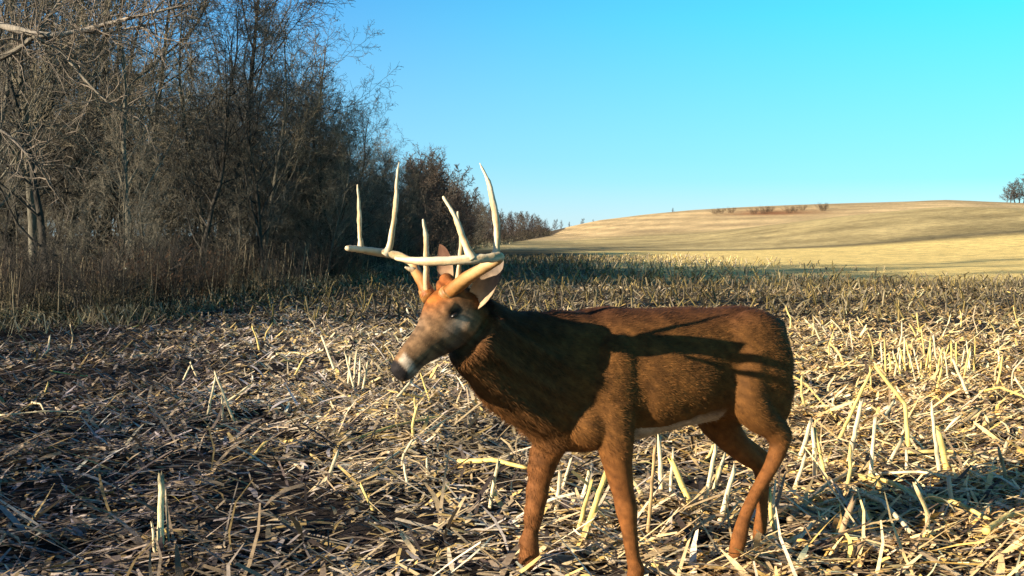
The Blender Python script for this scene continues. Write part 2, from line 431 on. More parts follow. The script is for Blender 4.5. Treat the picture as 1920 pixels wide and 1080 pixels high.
st_px((386, 788), (405, 704), .05, .008, 'left leg of the tall upside down V in left mid field', 1, PALE)
st_px((442, 792), (404, 702), .0, .008, 'right leg of the tall upside down V in left mid field', 1, PALE)
st_px((402, 765), (466, 724), .1, .008, 'stalk propped up to the right of the tall left V', 1, PALE)
st_px((418, 790), (416, 740), .0, .007, 'short upright stub under the tall left V', 0, PALE)
st_px((606, 912), (633, 850), .05, .009, 'short slanting stub left of the long straight fallen stalk', 0, PALE)
st_px((463, 862), (500, 826), .1, .009, 'short yellow stub slanting in the middle of left field', 1, YEL)
st_px((768, 925), (757, 870), .05, .006, 'thin pale stub under the long straight fallen stalk', 1, PALE)
st_px((803, 905), (800, 860), .05, .006, 'thin pale stub just right of the long fallen stalk', 1, PALE)
st_px((725, 765), (770, 715), .2, .010, 'short pale stalk propped under the deer chin', 1, PALE)
st_px((812, 765), (790, 705), .1, .006, 'yellow dry stem leaning left under the deer jaw', 2, YEL)
# between and around the legs
st_px((1082, 1030), (1140, 878), .15, .012, 'broad yellow stalk leaning right between the deer front legs', 3, YEL)
st_px((1078, 1010), (1108, 905), .1, .008, 'thinner yellow stalk beside the broad one between front legs', 1, YEL)
st_px((1050, 925), (1070, 862), .1, .007, 'short stalk behind the far front leg of the deer', 1, PALE)
st_px((1042, 960), (1050, 885), .1, .008, 'pale upright stalk touching the far front leg of deer', 1, PALE)
st_px((1213, 1010), (1228, 838), .05, .007, 'tall thin brown stalk just behind near front leg', 1, (.42, .27, .12))
st_px((1240, 940), (1236, 822), .1, .010, 'tall pale upright stalk under the deer belly', 1, PALE)
st_px((1255, 945), (1262, 850), .1, .007, 'upright stalk right of the tall pale belly stalk', 2, PALE)
st_px((1308, 965), (1258, 862), .1, .013, 'thick yellow stalk leaning left under the belly', 2, YEL)
st_px((1316, 962), (1342, 836), .1, .009, 'straight pale stalk slanting right in front of far hind leg', 0, PALE)
st_px((1345, 985), (1378, 876), .1, .010, 'pale stalk slanting right against the hind leg', 0, PALE)
st_px((1330, 935), (1360, 850), .2, .008, 'second pale slanting stalk under the far thigh', 1, PALE)
# right of the hind legs
RG = 'stalk clump right of the hind legs'
st_px((1496, 870), (1520, 790), .1, .011, 'broken pale stalk right of the near hock', 2, PALE, group=RG)
st_px((1530, 905), (1524, 800), .1, .010, 'frayed upright stalk with torn leaves right of near hock', 4, PALE, group=RG)
st_px((1551, 905), (1528, 806), .1, .008, 'stalk leaning on the frayed upright one', 2, YEL, group=RG)
st_px((1488, 915), (1512, 850), .1, .009, 'short slanting stub at the foot of the frayed stalk', 1, PALE, group=RG)
st_px((1562, 840), (1636, 690), .2, .010, 'left leg of the big upside down V on right', 1, YEL)
st_px((1704, 850), (1642, 688), .1, .011, 'right leg of the big upside down V on right', 1, YEL, mid=(1698, 760))
st_px((1588, 876), (1615, 753), .1, .012, 'straight pale upright stalk inside the big right V', 0, PALE)
st_px((1630, 910), (1641, 784), .1, .009, 'slim straight stalk right of the straight pale one', 1, PALE)
st_px((1648, 800), (1660, 790), .1, .009, 'tiny stub at the middle of the big right V', 1, YEL)
st_px((1655, 885), (1690, 826), .1, .010, 'short stalk slanting right below big right V', 1, PALE)
st_px((1702, 895), (1699, 845), .1, .008, 'short upright stub at foot of the big right V', 0, PALE)
ly_px((1468, 715), (1566, 795), .013, 'yellow stalk lying aslant right behind the deer rump', .08, 1, YEL)
st_px((1778, 885), (1760, 808), .05, .015, 'thick golden stalk with split sheath at far right', 3, YEL)
st_px((1764, 900), (1746, 762), .05, .009, 'tall stalk leaning against the thick golden one', 1, PALE)
st_px((1790, 972), (1778, 893), .05, .010, 'grey stub below the thick golden stalk', 1, (.45, .38, .26))
st_px((1752, 745), (1766, 690), .1, .009, 'stalk standing upright in right background rows', 1, YEL)
st_px((1822, 752), (1786, 672), .1, .011, 'pale thick stalk leaning left at right edge', 1, PALE)
st_px((1776, 812), (1836, 768), .2, .010, 'brown stalk sloping up to right edge pile', 1, (.40, .30, .16))
ly_px((1838, 752), (1925, 790), .014, 'yellow stalk lying across the pile on right edge', .10, 1, YEL)
st_px((1870, 700), (1925, 672), .2, .007, 'thin stalk slanting out at the right edge', 0, PALE)
# lower right tangle
TG = 'fallen stalks in the lower right corner'
ly_px((1480, 992), (1605, 900), .014, 'dull brown fallen stalk pointing up right of hind hooves', .05, 1, (.36, .27, .16), group=TG)
ly_px((1598, 935), (1708, 1022), .015, 'thick pale fallen stalk running down to lower edge', .06, 2, PALE, group=TG)
ly_px((1610, 912), (1742, 958), .014, 'yellow fallen stalk, upper left piece of the lower right tangle', .06, 1, YEL, group=TG)
ly_px((1742, 955), (1856, 1003), .014, 'yellow fallen stalk, right piece of the lower right tangle', .05, 1, YEL, group=TG)
st_px((1566, 1022), (1600, 938), .05, .013, 'brown stub leaning on the lower right tangle', 1, (.42, .28, .15), group=TG)
ly_px((1690, 975), (1770, 960), .010, 'dark greyish stalk under the lower right tangle', .03, 0, (.25, .21, .16), group=TG)
ly_px((1848, 1026), (1925, 985), .015, 'yellow fallen stalk cut off by lower right corner', .05, 1, YEL, group=TG)
ly_px((1640, 900), (1800, 925), .009, 'thin pale stalk lying behind the lower right tangle', .05, 1, PALE, group=TG)
ly_px((1490, 668), (1590, 646), .008, 'thin pale stalk lying in the field right of rump', .05, 0, PALE)

random.seed(31)
for i in range(26):
    px = 1655 + 175 * ((i * .618034) % 1); by = 700 + U(-14, 16); h = U(38, 72)
    st_px((px, by), (px + U(-16, 16), by - h), U(-.15, .15), U(.006, .009), '%s stalk of the dense upright clump at mid right, %s' % ('yellow' if i % 2 else 'pale', 'left end' if px < 1710 else 'right end' if px > 1775 else 'middle'), 1, YEL if i % 2 else PALE, group='dense upright clump at mid right')
# generated stalks in rows: the nearest as things, the rest as one mass
def region(px, py):
    if px < 330: h = 'at the far left'
    elif px < 560: h = 'left of centre'
    elif px < 740: h = 'left of the deer muzzle'
    elif px < 1000: h = 'below the deer neck'
    elif px < 1200: h = 'around the deer forelegs'
    elif px < 1400: h = 'under the deer belly'
    elif px < 1560: h = 'just right of the hind legs'
    elif px < 1740: h = 'right of the deer'
    else: h = 'near the right edge'
    if py > 930: v = 'in the front row'
    elif py > 820: v = 'in the second row'
    elif py > 740: v = 'in the third row'
    elif py > 680: v = 'in the middle rows'
    elif py > 630: v = 'in the farther rows'
    else: v = 'before the dark band'
    return v + ' ' + h
cand = []
k0 = 4
for k in range(k0, 160):
    row = k * .76 + .25
    ymid = row
    if ymid > 58: break
    half = ymid * .56 + 1
    xs = np.arange(-half * (1.0 if ymid < 60 else .2), half, .19 if ymid < 40 else .3)
    xs = xs + rng.uniform(-.07, .07, len(xs))
    ys = row + .10 * xs - .0012 * xs * xs + rng.normal(0, .035, len(xs))
    px = 960 + xs / ys * FPX
    ok = (ys > 3.6) & (px > -80) & (px < 2000) & (ys < wood_edge(px) - 1) & (rng.random(len(xs)) < (.62 if ymid < 14 else .7 if ymid < 27 else .6 * np.clip(1.3 - (xs - 2) / 8, 0, 1)))
    # few standing stubs in the left field
    ok &= (rng.random(len(xs)) < np.interp(px, [0, 400, 700, 1000, 1500, 1920], [.10, .20, .35, .6, .9, 1])) | (ys > 15)
    cand += [(y, x, p) for x, y, p in zip(xs[ok], ys[ok], px[ok])]
cand.sort()
near_c = cand[:215]; rest = cand[215:]
for y, x, px in near_c:
    z = gz(x, y); py = HOR + (HC - z) / y * FPX
    if py > 985 and 960 < px < 1460: continue
    L = U(.10, .34); r = U(.006, .010); lean = random.gauss(0, .45); ld = U(0, 6.28)
    typ = random.random()
    col = random.choice(SC); cn = 'yellow' if col in (SC[2], SC[5]) else 'pale' if col in (SC[0], SC[1]) else 'dull brown'
    if typ < .30:
        L *= 1.4; a = U(0, 6.28); d = Vector((math.cos(a), math.sin(a), U(.02, .25))); state = 'fallen'
    else:
        d = Vector((math.sin(lean) * math.cos(ld), math.sin(lean) * math.sin(ld), math.cos(lean)))
        state = 'upright' if abs(lean) < .22 else ('left leaning' if d.x < 0 else 'right leaning')
    size = 'short' if L < .2 else 'long'
    p = Vector((x, y, z + (.03 if state == 'fallen' else -.02)))
    pts = [p, p + d.normalized() * L * .55, p + (d + Vector((U(-.25, .25), U(-.25, .25), U(-.1, .05)))).normalized() * L]
    stalk(pts, r, '%s %s %s stalk %s' % (size, cn, state, region(px, py)), 1 if random.random() < .5 else 0, col)
# the rest of the stubble
R = np.array(rest); n = len(R); rr = np.random.default_rng(5)
X_, Y_ = R[:, 1], R[:, 0]; Zt = terrain(X_, Y_) + micro(X_, Y_)
Ln = rr.uniform(.08, .30, n); la = rr.normal(0, .4, n); lb = rr.normal(0, .4, n)
S = np.stack([X_, Y_, Zt - .02, X_ + Ln * la, Y_ + Ln * lb, Zt + Ln, np.full(n, .012) * (1 + Y_ / 45), np.full(n, .009) * (1 + Y_ / 45)], 1)
V1, F1 = prisms(S, 5)
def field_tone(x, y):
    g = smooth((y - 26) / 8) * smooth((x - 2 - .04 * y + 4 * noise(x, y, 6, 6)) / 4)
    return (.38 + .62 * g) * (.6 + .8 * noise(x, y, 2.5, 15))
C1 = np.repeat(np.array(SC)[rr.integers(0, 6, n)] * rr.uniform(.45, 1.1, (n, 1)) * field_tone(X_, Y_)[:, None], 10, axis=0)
m = 2 * n; ii = rr.integers(0, n, m)
LL = rr.uniform(.12, .40, m)
xs = X_[ii] + rr.normal(0, .07, m); ys = Y_[ii] + rr.normal(0, .08, m)
V2, F2, C2 = ribbons(m, xs, ys, terrain(xs, ys) + .06 + rr.uniform(0, .12, m), rr.uniform(0, 6.28, m), rr.normal(0, .8, m), LL, rr.uniform(.012, .03, m) * (1 + ys / 60), np.array(SC)[rr.integers(0, 6, m)] * rr.uniform(.35, 1.05, (m, 1)) * field_tone(xs, ys)[:, None], rr.normal(0, .5, m), rr.normal(0, 1, m))
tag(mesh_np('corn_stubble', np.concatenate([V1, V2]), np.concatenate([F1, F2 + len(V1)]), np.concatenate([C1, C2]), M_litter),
    'distant rows of cut corn stubble across the field', 'stubble', kind='stuff')

# ------------------------------------------------------------------ trees
def grow_tree(seed, H, r0, twig=.004, spread=1.0, dens=1.0, first=.18, levels=4, bend=.10, minseg=1):
    rnd = random.Random(seed); segs = []
    def uv():
        v = Vector((rnd.gauss(0, 1), rnd.gauss(0, 1), rnd.gauss(0, 1))); return v.normalized()
    def branch(p, d, L, r, lev):
        n = {0: 13, 1: 8, 2: 6, 3: 4, 4: 3}[lev]
        sl = L / n; pr = r
        for i in range(n):
            t = (i + 1) / n
            up = {0: .10, 1: .10, 2: .03, 3: .0, 4: -.01}[lev]
            d = (d + uv() * ({0: bend, 1: .20, 2: .26, 3: .3, 4: .3}[lev]) + Vector((0, 0, up))).normalized()
            q = p + d * sl
            nr = max(twig * (.7 if lev >= 3 else 1), r * (1 - t * .82))
            segs.append((p.x, p.y, p.z, q.x, q.y, q.z, pr, nr, lev))
            if lev < levels:
                lo = {0: first, 1: .2, 2: .15, 3: .1}[lev]
                if t > lo:
                    k = {0: 1.9, 1: 1.35, 2: 1.25, 3: .85}[lev] * dens
                    k = int(k) + (rnd.random() < k - int(k))
                    for _ in range(k):
                        side = uv(); side = (side - d * side.dot(d)).normalized()
                        ang = rnd.uniform(.45, 1.05) * spread
                        nd_ = (d * math.cos(ang) + side * math.sin(ang)).normalized()
                        Lc = L * (1 - t * (.55 if lev == 0 else .5)) * {0: .50, 1: .50, 2: .58, 3: .7}[lev] * rnd.uniform(.6, 1.2)
                        branch(q.copy(), nd_, Lc, max(twig, nr * rnd.uniform(.35, .6)), lev + 1)
            p = q; pr = nr
    branch(Vector((0, 0, 0)), Vector((rnd.uniform(-.1, .1), rnd.uniform(-.1, .1), 1)).normalized(), H, r0, 0)
    return np.array(segs)
def tree_meshes(key, seed, H, r0, leaves=0, tone=(.10, .085, .07), ttone=(.15, .125, .10), **k):
    S = grow_tree(seed, H, r0, **k)
    tr = S[(S[:, 8] == 0)]; big = S[(S[:, 8] >= 1) & (S[:, 6] > .012)]; sm = S[(S[:, 8] >= 1) & (S[:, 6] <= .012)]
    tr = tr.copy(); tr[0, 6] *= 1.35
    v, f = prisms(tr[:, :8], 9)
    r = np.random.default_rng(seed)
    c = np.tile(np.array(tone), (len(v), 1)) * r.uniform(.8, 1.2, (len(v), 1))
    o1 = mesh_np('trunk', v, f, c, M_bark, True)
    va, fa = prisms(big[:, :8], 5); vb, fb = prisms(sm[:, :8], 3)
    ca = np.repeat(np.tile(np.array(tone), (len(big), 1)) * r.uniform(.7, 1.3, (len(big), 1)), 10, axis=0)
    cb = np.repeat(np.tile(np.array(ttone), (len(sm), 1)) * r.uniform(.45, 1.7, (len(sm), 1)), 6, axis=0)
    V = [va, vb]; Fq = [fa, fb + len(va)]; C = [ca, cb]
    if leaves:
        tip = sm[r.integers(0, len(sm), leaves)]
        n = leaves; p = tip[:, 3:6] + r.normal(0, .03, (n, 3))
        vl, fl, cl = ribbons(n, p[:, 0], p[:, 1], p[:, 2], r.uniform(0, 6.28, n), r.normal(0, .8, n), r.uniform(.05, .10, n), r.uniform(.03, .06, n),
                             np.array([[.15, .10, .055], [.19, .13, .07], [.12, .085, .05]])[r.integers(0, 3, n)], r.normal(0, .4, n), r.normal(0, 1, n), segs=1)
        V.append(vl); Fq.append(fl + len(va) + len(vb)); C.append(cl)
    o2 = mesh_np('crown', np.concatenate(V), np.concatenate(Fq), np.concatenate(C), M_twig)
    ms = (o1.data, o2.data); bpy.data.objects.remove(o1); bpy.data.objects.remove(o2)
    return ms
PROT = [tree_meshes('a', 11, 9, .115, dens=.93, twig=.0062, bend=.10, tone=(.04, .036, .03), ttone=(.13, .118, .095)),
        tree_meshes('b', 12, 9, .085, dens=.9, twig=.0062, spread=.9, bend=.13, tone=(.12, .11, .085), ttone=(.19, .16, .11)),
        tree_meshes('c', 13, 9, .10, dens=.9, twig=.0062, spread=1.2, bend=.22, first=.1, tone=(.05, .045, .036), ttone=(.09, .08, .065), leaves=150),
        tree_meshes('d', 14, 9, .075, dens=.9, twig=.0062, spread=1.05, first=.05, bend=.18, tone=(.09, .08, .06), ttone=(.16, .14, .105), leaves=500),
        tree_meshes('e', 15, 9, .085, dens=.93, twig=.0062, spread=1.1, bend=.18, first=.1, tone=(.04, .036, .03), ttone=(.085, .078, .065)),
        tree_meshes('f', 16, 9, .065, dens=.93, twig=.0062, spread=1.3, first=.03, bend=.2, tone=(.11, .095, .07), ttone=(.16, .145, .11))]
FARP = [tree_meshes('g', 21, 6, .10, dens=1.0, first=.04, twig=.014, levels=3, spread=1.2, tone=(.06, .05, .04), ttone=(.10, .075, .06)),
        tree_meshes('h', 22, 6, .10, dens=1.0, first=.04, twig=.014, levels=3, spread=1.1, tone=(.065, .05, .045), ttone=(.09, .07, .065)),
        tree_meshes('i', 23, 6, .11, dens=1.0, first=.03, twig=.016, levels=3, spread=1.3, tone=(.06, .05, .04), ttone=(.11, .078, .055))]
TOPZ = {}; TODO_SHRUBS = []
for ms in PROT + FARP:
    zc = np.zeros(len(ms[1].vertices) * 3, np.float32); ms[1].vertices.foreach_get('co', zc); TOPZ[ms[1].name] = float(np.percentile(zc[2::3], 99.3))
def place_tree(ms, x, y, s, rz, label, sz=1.0, tilt=(0, 0), group='bare trees of the wood on the left', name='bare_tree'):
    e = empty(name, (x, y, gz(x, y) - .05), rz); e.scale = (s, s, s * sz); e.rotation_euler = (tilt[0], tilt[1], rz)
    tag(e, label, 'tree', group)
    for nm, m in zip(('trunk', 'crown'), ms):
        c = bpy.data.objects.new(nm, m); COL.objects.link(c); c.parent = e
    return e
SILX = [-600, 0, 280, 400, 500, 560, 610, 660, 720, 780, 840, 885, 930, 1000, 1040]
SILY = [-460, -380, -260, -170, -60, 60, 145, 190, 226, 268, 316, 362, 389, 401, 417]
KIND = {0: 'dark', 1: 'greyish', 2: 'crooked', 3: 'brownish', 4: 'blackish', 5: 'bushy'}
def col_name(px):
    for lim, t in ((-20, 'beyond the left edge'), (60, 'at the left edge'), (150, 'left of the thick dark trunk'), (235, 'beside the thick dark trunk'), (320, 'right of thick dark trunk'),
                   (410, 'above the leaning dead branch'), (500, 'in the middle of the wood'), (590, 'where the treetops start to drop'), (680, 'left of the antlers'), (750, 'behind the left antler'),
                   (830, 'between the antlers'), (900, 'behind the right antler tines'), (960, 'right behind the tallest right tine'), (2000, 'at the far end of the wood')):
        if px < lim: return t
def add_tree(px, Y, proto, hfac=1.0, far=False, depth='front row'):
    top = np.interp(px, SILX, SILY); x = (px - 960) / FPX * Y; g = gz(x, Y)
    Ht = (HC + (HOR - top) / FPX * Y - g) * hfac
    Ht = min(Ht, 8.3 + U(-.4, .6))
    ms = (FARP if far else PROT)[proto]; base = TOPZ[ms[1].name]
    hs = 'tall' if Ht > 7.5 else 'medium' if Ht > 5 else 'low'
    tl = U(-.13, .13); ls_ = 'right-leaning ' if tl > .05 else 'left-leaning ' if tl < -.05 else ''
    lab = '%s %s%s tree, %s of wood, %s' % (hs, ls_, KIND[proto], depth, col_name(px))
    s = Ht / base; sz = 1.0
    if s < .45: sz = 1
    place_tree(ms, x, Y, s, U(0, 6.28), lab, sz, tilt=(0, tl))
# the trunk one can tell apart
place_tree(PROT[0], (196 - 960) / FPX * 27, 27, 1.22, 1.0, 'thick dark straight trunk rising on the left, the heaviest in the wood', 1.15)
place_tree(PROT[4], (410 - 960) / FPX * 24, 24, 1.05, 2.4, 'forked dark tree standing left of the leftmost antler tine', 1.0)
place_tree(PROT[1], (65 - 960) / FPX * 19, 19, 1.0, .3, 'pale grey slender tree close to the left edge of the photo', 1.1)
random.seed(99)
for i in range(54):          # body of the wood, near to middle
    px = -170 + 900 * ((i * .618034) % 1); e0 = float(wood_edge(px))
    d = 1.0 + 24 * ((i * .3247) % 1) ** 1.2
    add_tree(px, e0 + d + U(-1, 1), i % 6, (U(.38, .7) if i % 3 == 0 else U(.78, 1.03) if d < 9 else U(.45, .8)), False, 'front row' if d < 7 else 'middle' if d < 15 else 'back')
for i in range(46):          # deeper rows that close the view through the wood
    px = -160 + 960 * ((i * .618034 + .3) % 1); e0 = float(wood_edge(px)); top = np.interp(px, SILX, SILY)
    Y = e0 + 14 + 26 * ((i * .3819) % 1); hmax = HC + (HOR - top) / FPX * Y
    add_tree(px, Y, (0, 2, 4, 1, 3, 5)[i % 6], U(.42, .72), False, 'back')
for i in range(58):          # saplings and small trees under the taller ones
    px = -140 + 900 * ((i * .618034 + .5) % 1); e0 = float(wood_edge(px)); top = np.interp(px, SILX, SILY)
    Y = e0 + U(.5, 14); hmax = HC + (HOR - top) / FPX * Y
    add_tree(px, Y, (5, 3, 2)[i % 3], min(.85, U(2.0, 4.2) / min(hmax, 7.4)), False, 'undergrowth')
for i in range(54):          # recession behind the antlers
    px = 500 + 400 * ((i * .618034) % 1); e0 = float(wood_edge(px))
    add_tree(px, e0 * (1.05 + .45 * (i % 7) / 6), (i * 5) % 6, U(.8, 1.04) if i % 7 < 3 else U(.5, .85), False, 'receding edge')
for i in range(56):
    px = 780 + 245 * ((i * .618034) % 1); e0 = float(wood_edge(px))
    add_tree(px, e0 * U(1.02, 1.35), i % 3, U(.78, 1.04), True, 'distant end')
# trees on the hill crest at the right edge
for i, (px, Y, H) in enumerate(((1888, 232, 2.6), (1895, 236, 3.4), (1903, 234, 3.9), (1911, 238, 4.4), (1920, 236, 4.8), (1932, 240, 5.6))):
    x = (px - 960) / FPX * Y
    place_tree(FARP[(2, 0)[i % 2]], x, Y, H / 5.6 * 1.5, i, sz=.68, label= ['lowest bushy tree at the outer end of the crest clump', 'second bushy tree from the outer end of the crest clump', 'third round tree in the crest clump', 'fourth round tree in the crest clump', 'taller round tree of the crest clump at the right edge', 'tallest tree of the crest clump, cut by the right edge'][i], group='trees on the hill crest')
for i, (px, Y, H) in enumerate(((1052, 300, 2.2), (1068, 300, 1.6), (1092, 310, 2.0), (1112, 300, 1.2), (1262, 262, 1.2), (1041, 290, 2.6))):
    x = (px - 960) / FPX * Y
    place_tree(FARP[i % 3], x, Y, H / 5.2, i * 2, 'tiny far bush on the skyline between wood and hill', group='tiny bushes on the skyline', name='bush')
for i in range(11):
    x = 37 + 2.1 * i + U(-.6, .6); y = 192 + U(-6, 6)
    TODO_SHRUBS.append((x, y, U(.7, 1.1)))
# trees outside the frame, up-sun, that throw the shade over the left foreground and the dark band
sh = Vector((-.835, -.55, 0)).normalized()
for i, (tx, ty, t, s) in enumerate(((-3.0, 14.6, 24, .9), (-2, 17.5, 26, .9))):
    x, y = tx + sh.x * t, ty + sh.y * t
    if y > 0 and abs(x) < y * .5: continue
    place_tree(PROT[[2, 3, 5, 0, 2, 4, 5][i]], x, y, s, i * 1.3, 'bare tree outside the picture on the left, only its shadow seen on the field', group='trees beyond the left edge')

# tree just outside the left edge whose limb crosses the top left corner
base = P(-150, 0, 12.0); base.z = gz(base.x, base.y)
tr = empty('bare_tree', base); tag(tr, 'near tree past the left edge with pale limb crossing the top left corner', 'tree', 'bare trees of the wood on the left')
T = Tube(); top = P(-95, -260, 12.2)
T.add([base - base, Vector((.05, 0, 1.2)), (P(-130, 160, 12) - base), P(-100, 0, 12.1) - base, top - base], [.16, .12, .10, .08, .03], 10, True, (.17, .15, .12), sub=4)
T.build('trunk', M_bark, tr)
S = []
limbs = [([(-118, 60), (-30, 42), (30, 55), (90, 66), (150, 58), (210, 42), (270, 28), (335, 12)], 12.0, .055, (.24, .21, .17)),
         ([(-125, 170), (-40, 125), (20, 100), (62, 70), (100, 20), (130, -30)], 12.1, .05, (.13, .115, .09)),
         ([(60, 68), (110, 95), (160, 150), (200, 190), (240, 215)], 11.8, .022, (.15, .13, .10)),
         ([(150, 58), (200, 62), (260, 50), (300, 70)], 12.1, .016, (.20, .17, .13)),
         ([(-125, 260), (-40, 235), (10, 250), (60, 300), (95, 345)], 12.3, .03, (.14, .12, .1))]
T = Tube(); rnd = random.Random(4)
for pts, Y, r, c in limbs:
    w = [P(a, b_, Y + .1 * math.sin(i * 1.7)) - base for i, (a, b_) in enumerate(pts)]
    m = len(w); T.add(w, [r * (1 - .8 * i / (m - 1)) for i in range(m)], 8, True, c, sub=4)
    for i in range(m * 7):
        k = rnd.randrange(1, m); a = w[k - 1].lerp(w[k], rnd.random())
        d = Vector((rnd.gauss(.3, .6), rnd.gauss(0, .6), rnd.gauss(.3, .8))).normalized(); L_ = rnd.uniform(.3, .9); rad = rnd.uniform(.005, .012)
        q = a
        for j in range(5):
            nq = q + d * L_ / 5; S.append((*q, *nq, rad * (1 - j * .15), rad * (1 - (j + 1) * .15)))
            if j: 
                d2 = (d + Vector((rnd.gauss(0, .7), rnd.gauss(0, .7), rnd.gauss(0, .7)))).normalized()
                S.append((*nq, *(nq + d2 * L_ * .35), rad * .5, .002))
            q = nq; d = (d + Vector((rnd.gauss(0, .25), rnd.gauss(0, .25), rnd.gauss(0.05, .25)))).normalized()
v, f = prisms(S, 4); n0 = len(T.V)
V = np.concatenate([np.array([tuple(a) for a in T.V]), v]); C = np.concatenate([np.array(T.C), np.tile(np.array([[.17, .14, .11]]), (len(v), 1))])
f4 = np.array([q for q in T.F if len(q) == 4]); f3 = np.array([q for q in T.F if len(q) == 3])
mesh_np('crown', V, [np.concatenate([f4, f + n0]), f3], C, M_bark, True, tr)

# leaning dead branch in front of the wood
bo = G(262, 586); T = Tube()
w = [P(262, 586, bo.y) - bo, P(266, 552, bo.y + .1) - bo, P(300, 520, bo.y) - bo, P(338, 496, bo.y) - bo, P(362, 466, bo.y) - bo]
T.add(w, [.045, .04, .032, .025, .01], 8, True, (.07, .06, .05), sub=3)
T.add([w[2], P(322, 515, bo.y + .1) - bo, P(348, 508, bo.y + .2) - bo], [.022, .015, .006], 7, True, (.08, .065, .055), sub=3)
T.add([w[3], P(352, 502, bo.y - .1) - bo, P(372, 497, bo.y - .1) - bo], [.016, .011, .005], 7, True, (.08, .065, .055), sub=3)
T.add([P(262, 640, bo.y - 1.6) - bo + Vector((0, 1.6, -.0)), w[1]], [.02, .012], 7, True, (.3, .25, .18))
o = T.build('dead_branch', M_bark); o.location = bo
tag(o, 'dark forked dead branch leaning up out of the brush before the wood', 'branch')

# shrubs along the edge of the wood
def shrub_mesh(seed, h, n, tone, leaves=0, leafc=(.25, .11, .05)):
    r = random.Random(seed); S = []
    for i in range(n):
        a = r.uniform(0, 6.28); rr_ = r.uniform(0, .35); p = Vector((math.cos(a) * rr_, math.sin(a) * rr_, 0))
        d = Vector((math.cos(a) * r.uniform(.05, .6), math.sin(a) * r.uniform(.05, .6), 1)).normalized(); L_ = h * r.uniform(.5, 1.1); rad = r.uniform(.005, .012)
        for j in range(7):
            q = p + d * L_ / 7; S.append((*p, *q, rad * (1 - j * .12), rad * (1 - (j + 1) * .12)))
            for _ in range(2 if j > 1 else 0):
                d2 = (d + Vector((r.gauss(0, .6), r.gauss(0, .6), r.gauss(.1, .4)))).normalized(); e_ = q + d2 * L_ * r.uniform(.12, .3)
                S.append((*q, *e_, rad * .5, .0025))
                d3 = (d2 + Vector((r.gauss(0, .6), r.gauss(0, .6), r.gauss(0, .4)))).normalized(); S.append((*(q.lerp(e_, .6)), *(e_ + d3 * L_ * .1), .003, .002))
            p = q; d = (d + Vector((r.gauss(0, .18), r.gauss(0, .18), r.gauss(0, .12)))).normalized()
    v, f = prisms(S, 3); g = np.random.default_rng(seed)
    c = np.repeat(np.tile(np.array(tone), (len(S), 1)) * g.uniform(.6, 1.4, (len(S), 1)), 6, axis=0)
    if leaves:
        S_ = np.array(S); t = S_[g.integers(0, len(S_), leaves)]; p = t[:, 3:6]
        vl, fl, cl = ribbons(leaves, p[:, 0], p[:, 1], p[:, 2], g.uniform(0, 6.28, leaves), g.normal(0, .8, leaves), g.uniform(.04, .08, leaves), g.uniform(.02, .04, leaves), np.tile(np.array(leafc), (leaves, 1)) * g.uniform(.6, 1.3, (leaves, 1)), g.normal(0, .4, leaves), g.normal(0, 1, leaves), segs=1)
        f = np.concatenate([f, fl + len(v)]); v = np.concatenate([v, vl]); c = np.concatenate([c, cl])
    o = mesh_np('shrub', v, f, c, M_twig); me = o.data; bpy.data.objects.remove(o); return me
SHR = [shrub_mesh(1, 1.5, 24, (.055, .047, .04)), shrub_mesh(2, 1.2, 30, (.07, .05, .035), 220, (.12, .06, .03)), shrub_mesh(3, 1.9, 16, (.045, .04, .034)), shrub_mesh(4, 1.0, 30, (.14, .12, .075), 120, (.18, .13, .07))]
SN = ['grey', 'rusty', 'thin stemmed', 'tan']
random.seed(5)
for i in range(64):
    px = -60 + 960 * ((i * .618034) % 1); Y = float(wood_edge(px)) + U(-1.6, 3.0) * (1 if px < 700 else 3)
    x = (px - 960) / FPX * Y
    o = bpy.data.objects.new('shrub', SHR[i % 4]); COL.objects.link(o); o.location = (x, Y, gz(x, Y) - .03)
    s = U(.45, .85) * (1 if px < 700 else 1.3); o.scale = (s, s, s); o.rotation_euler = (0, 0, U(0, 6.28))
    tag(o, '%s %s shrub at the foot of the wood %s' % ('small' if s < .6 else 'large' if s > .8 else 'middling', SN[i % 4], col_name(px)), 'shrub', 'shrubs at the foot of the wood')

for i, (x, y, sc_) in enumerate(((-3.0, 3.3, .75), (-3.5, 4.3, .8), (-3.9, 5.0, .9), (-4.4, 5.9, 1.0), (-4.9, 7.0, 1.0), (-5.4, 8.2, 1.1), (-6.1, 9.6, 1.2), (-3.9, 3.6, .9), (-4.7, 4.9, 1.0))):
    o = bpy.data.objects.new('shrub', SHR[(3, 1)[i % 2]]); COL.objects.link(o); o.location = (x, y, gz(x, y) - .03); o.scale = (sc_,) * 3; o.rotation_euler = (0, 0, i * 1.9)
    tag(o, 'low shrub just outside the left edge, seen only by its shade on the field', 'shrub', 'shrubs beyond the left edge')

for x, y, s in TODO_SHRUBS:
    o = bpy.data.objects.new('shrub', SHR[1]); COL.objects.link(o); o.location = (x, y, gz(x, y) - .1); o.scale = (s * 1.6, s * 1.6, s)
    tag(o, 'rusty shrub of the brush strip near the hill crest', 'shrub', 'rusty brush near the hill crest')

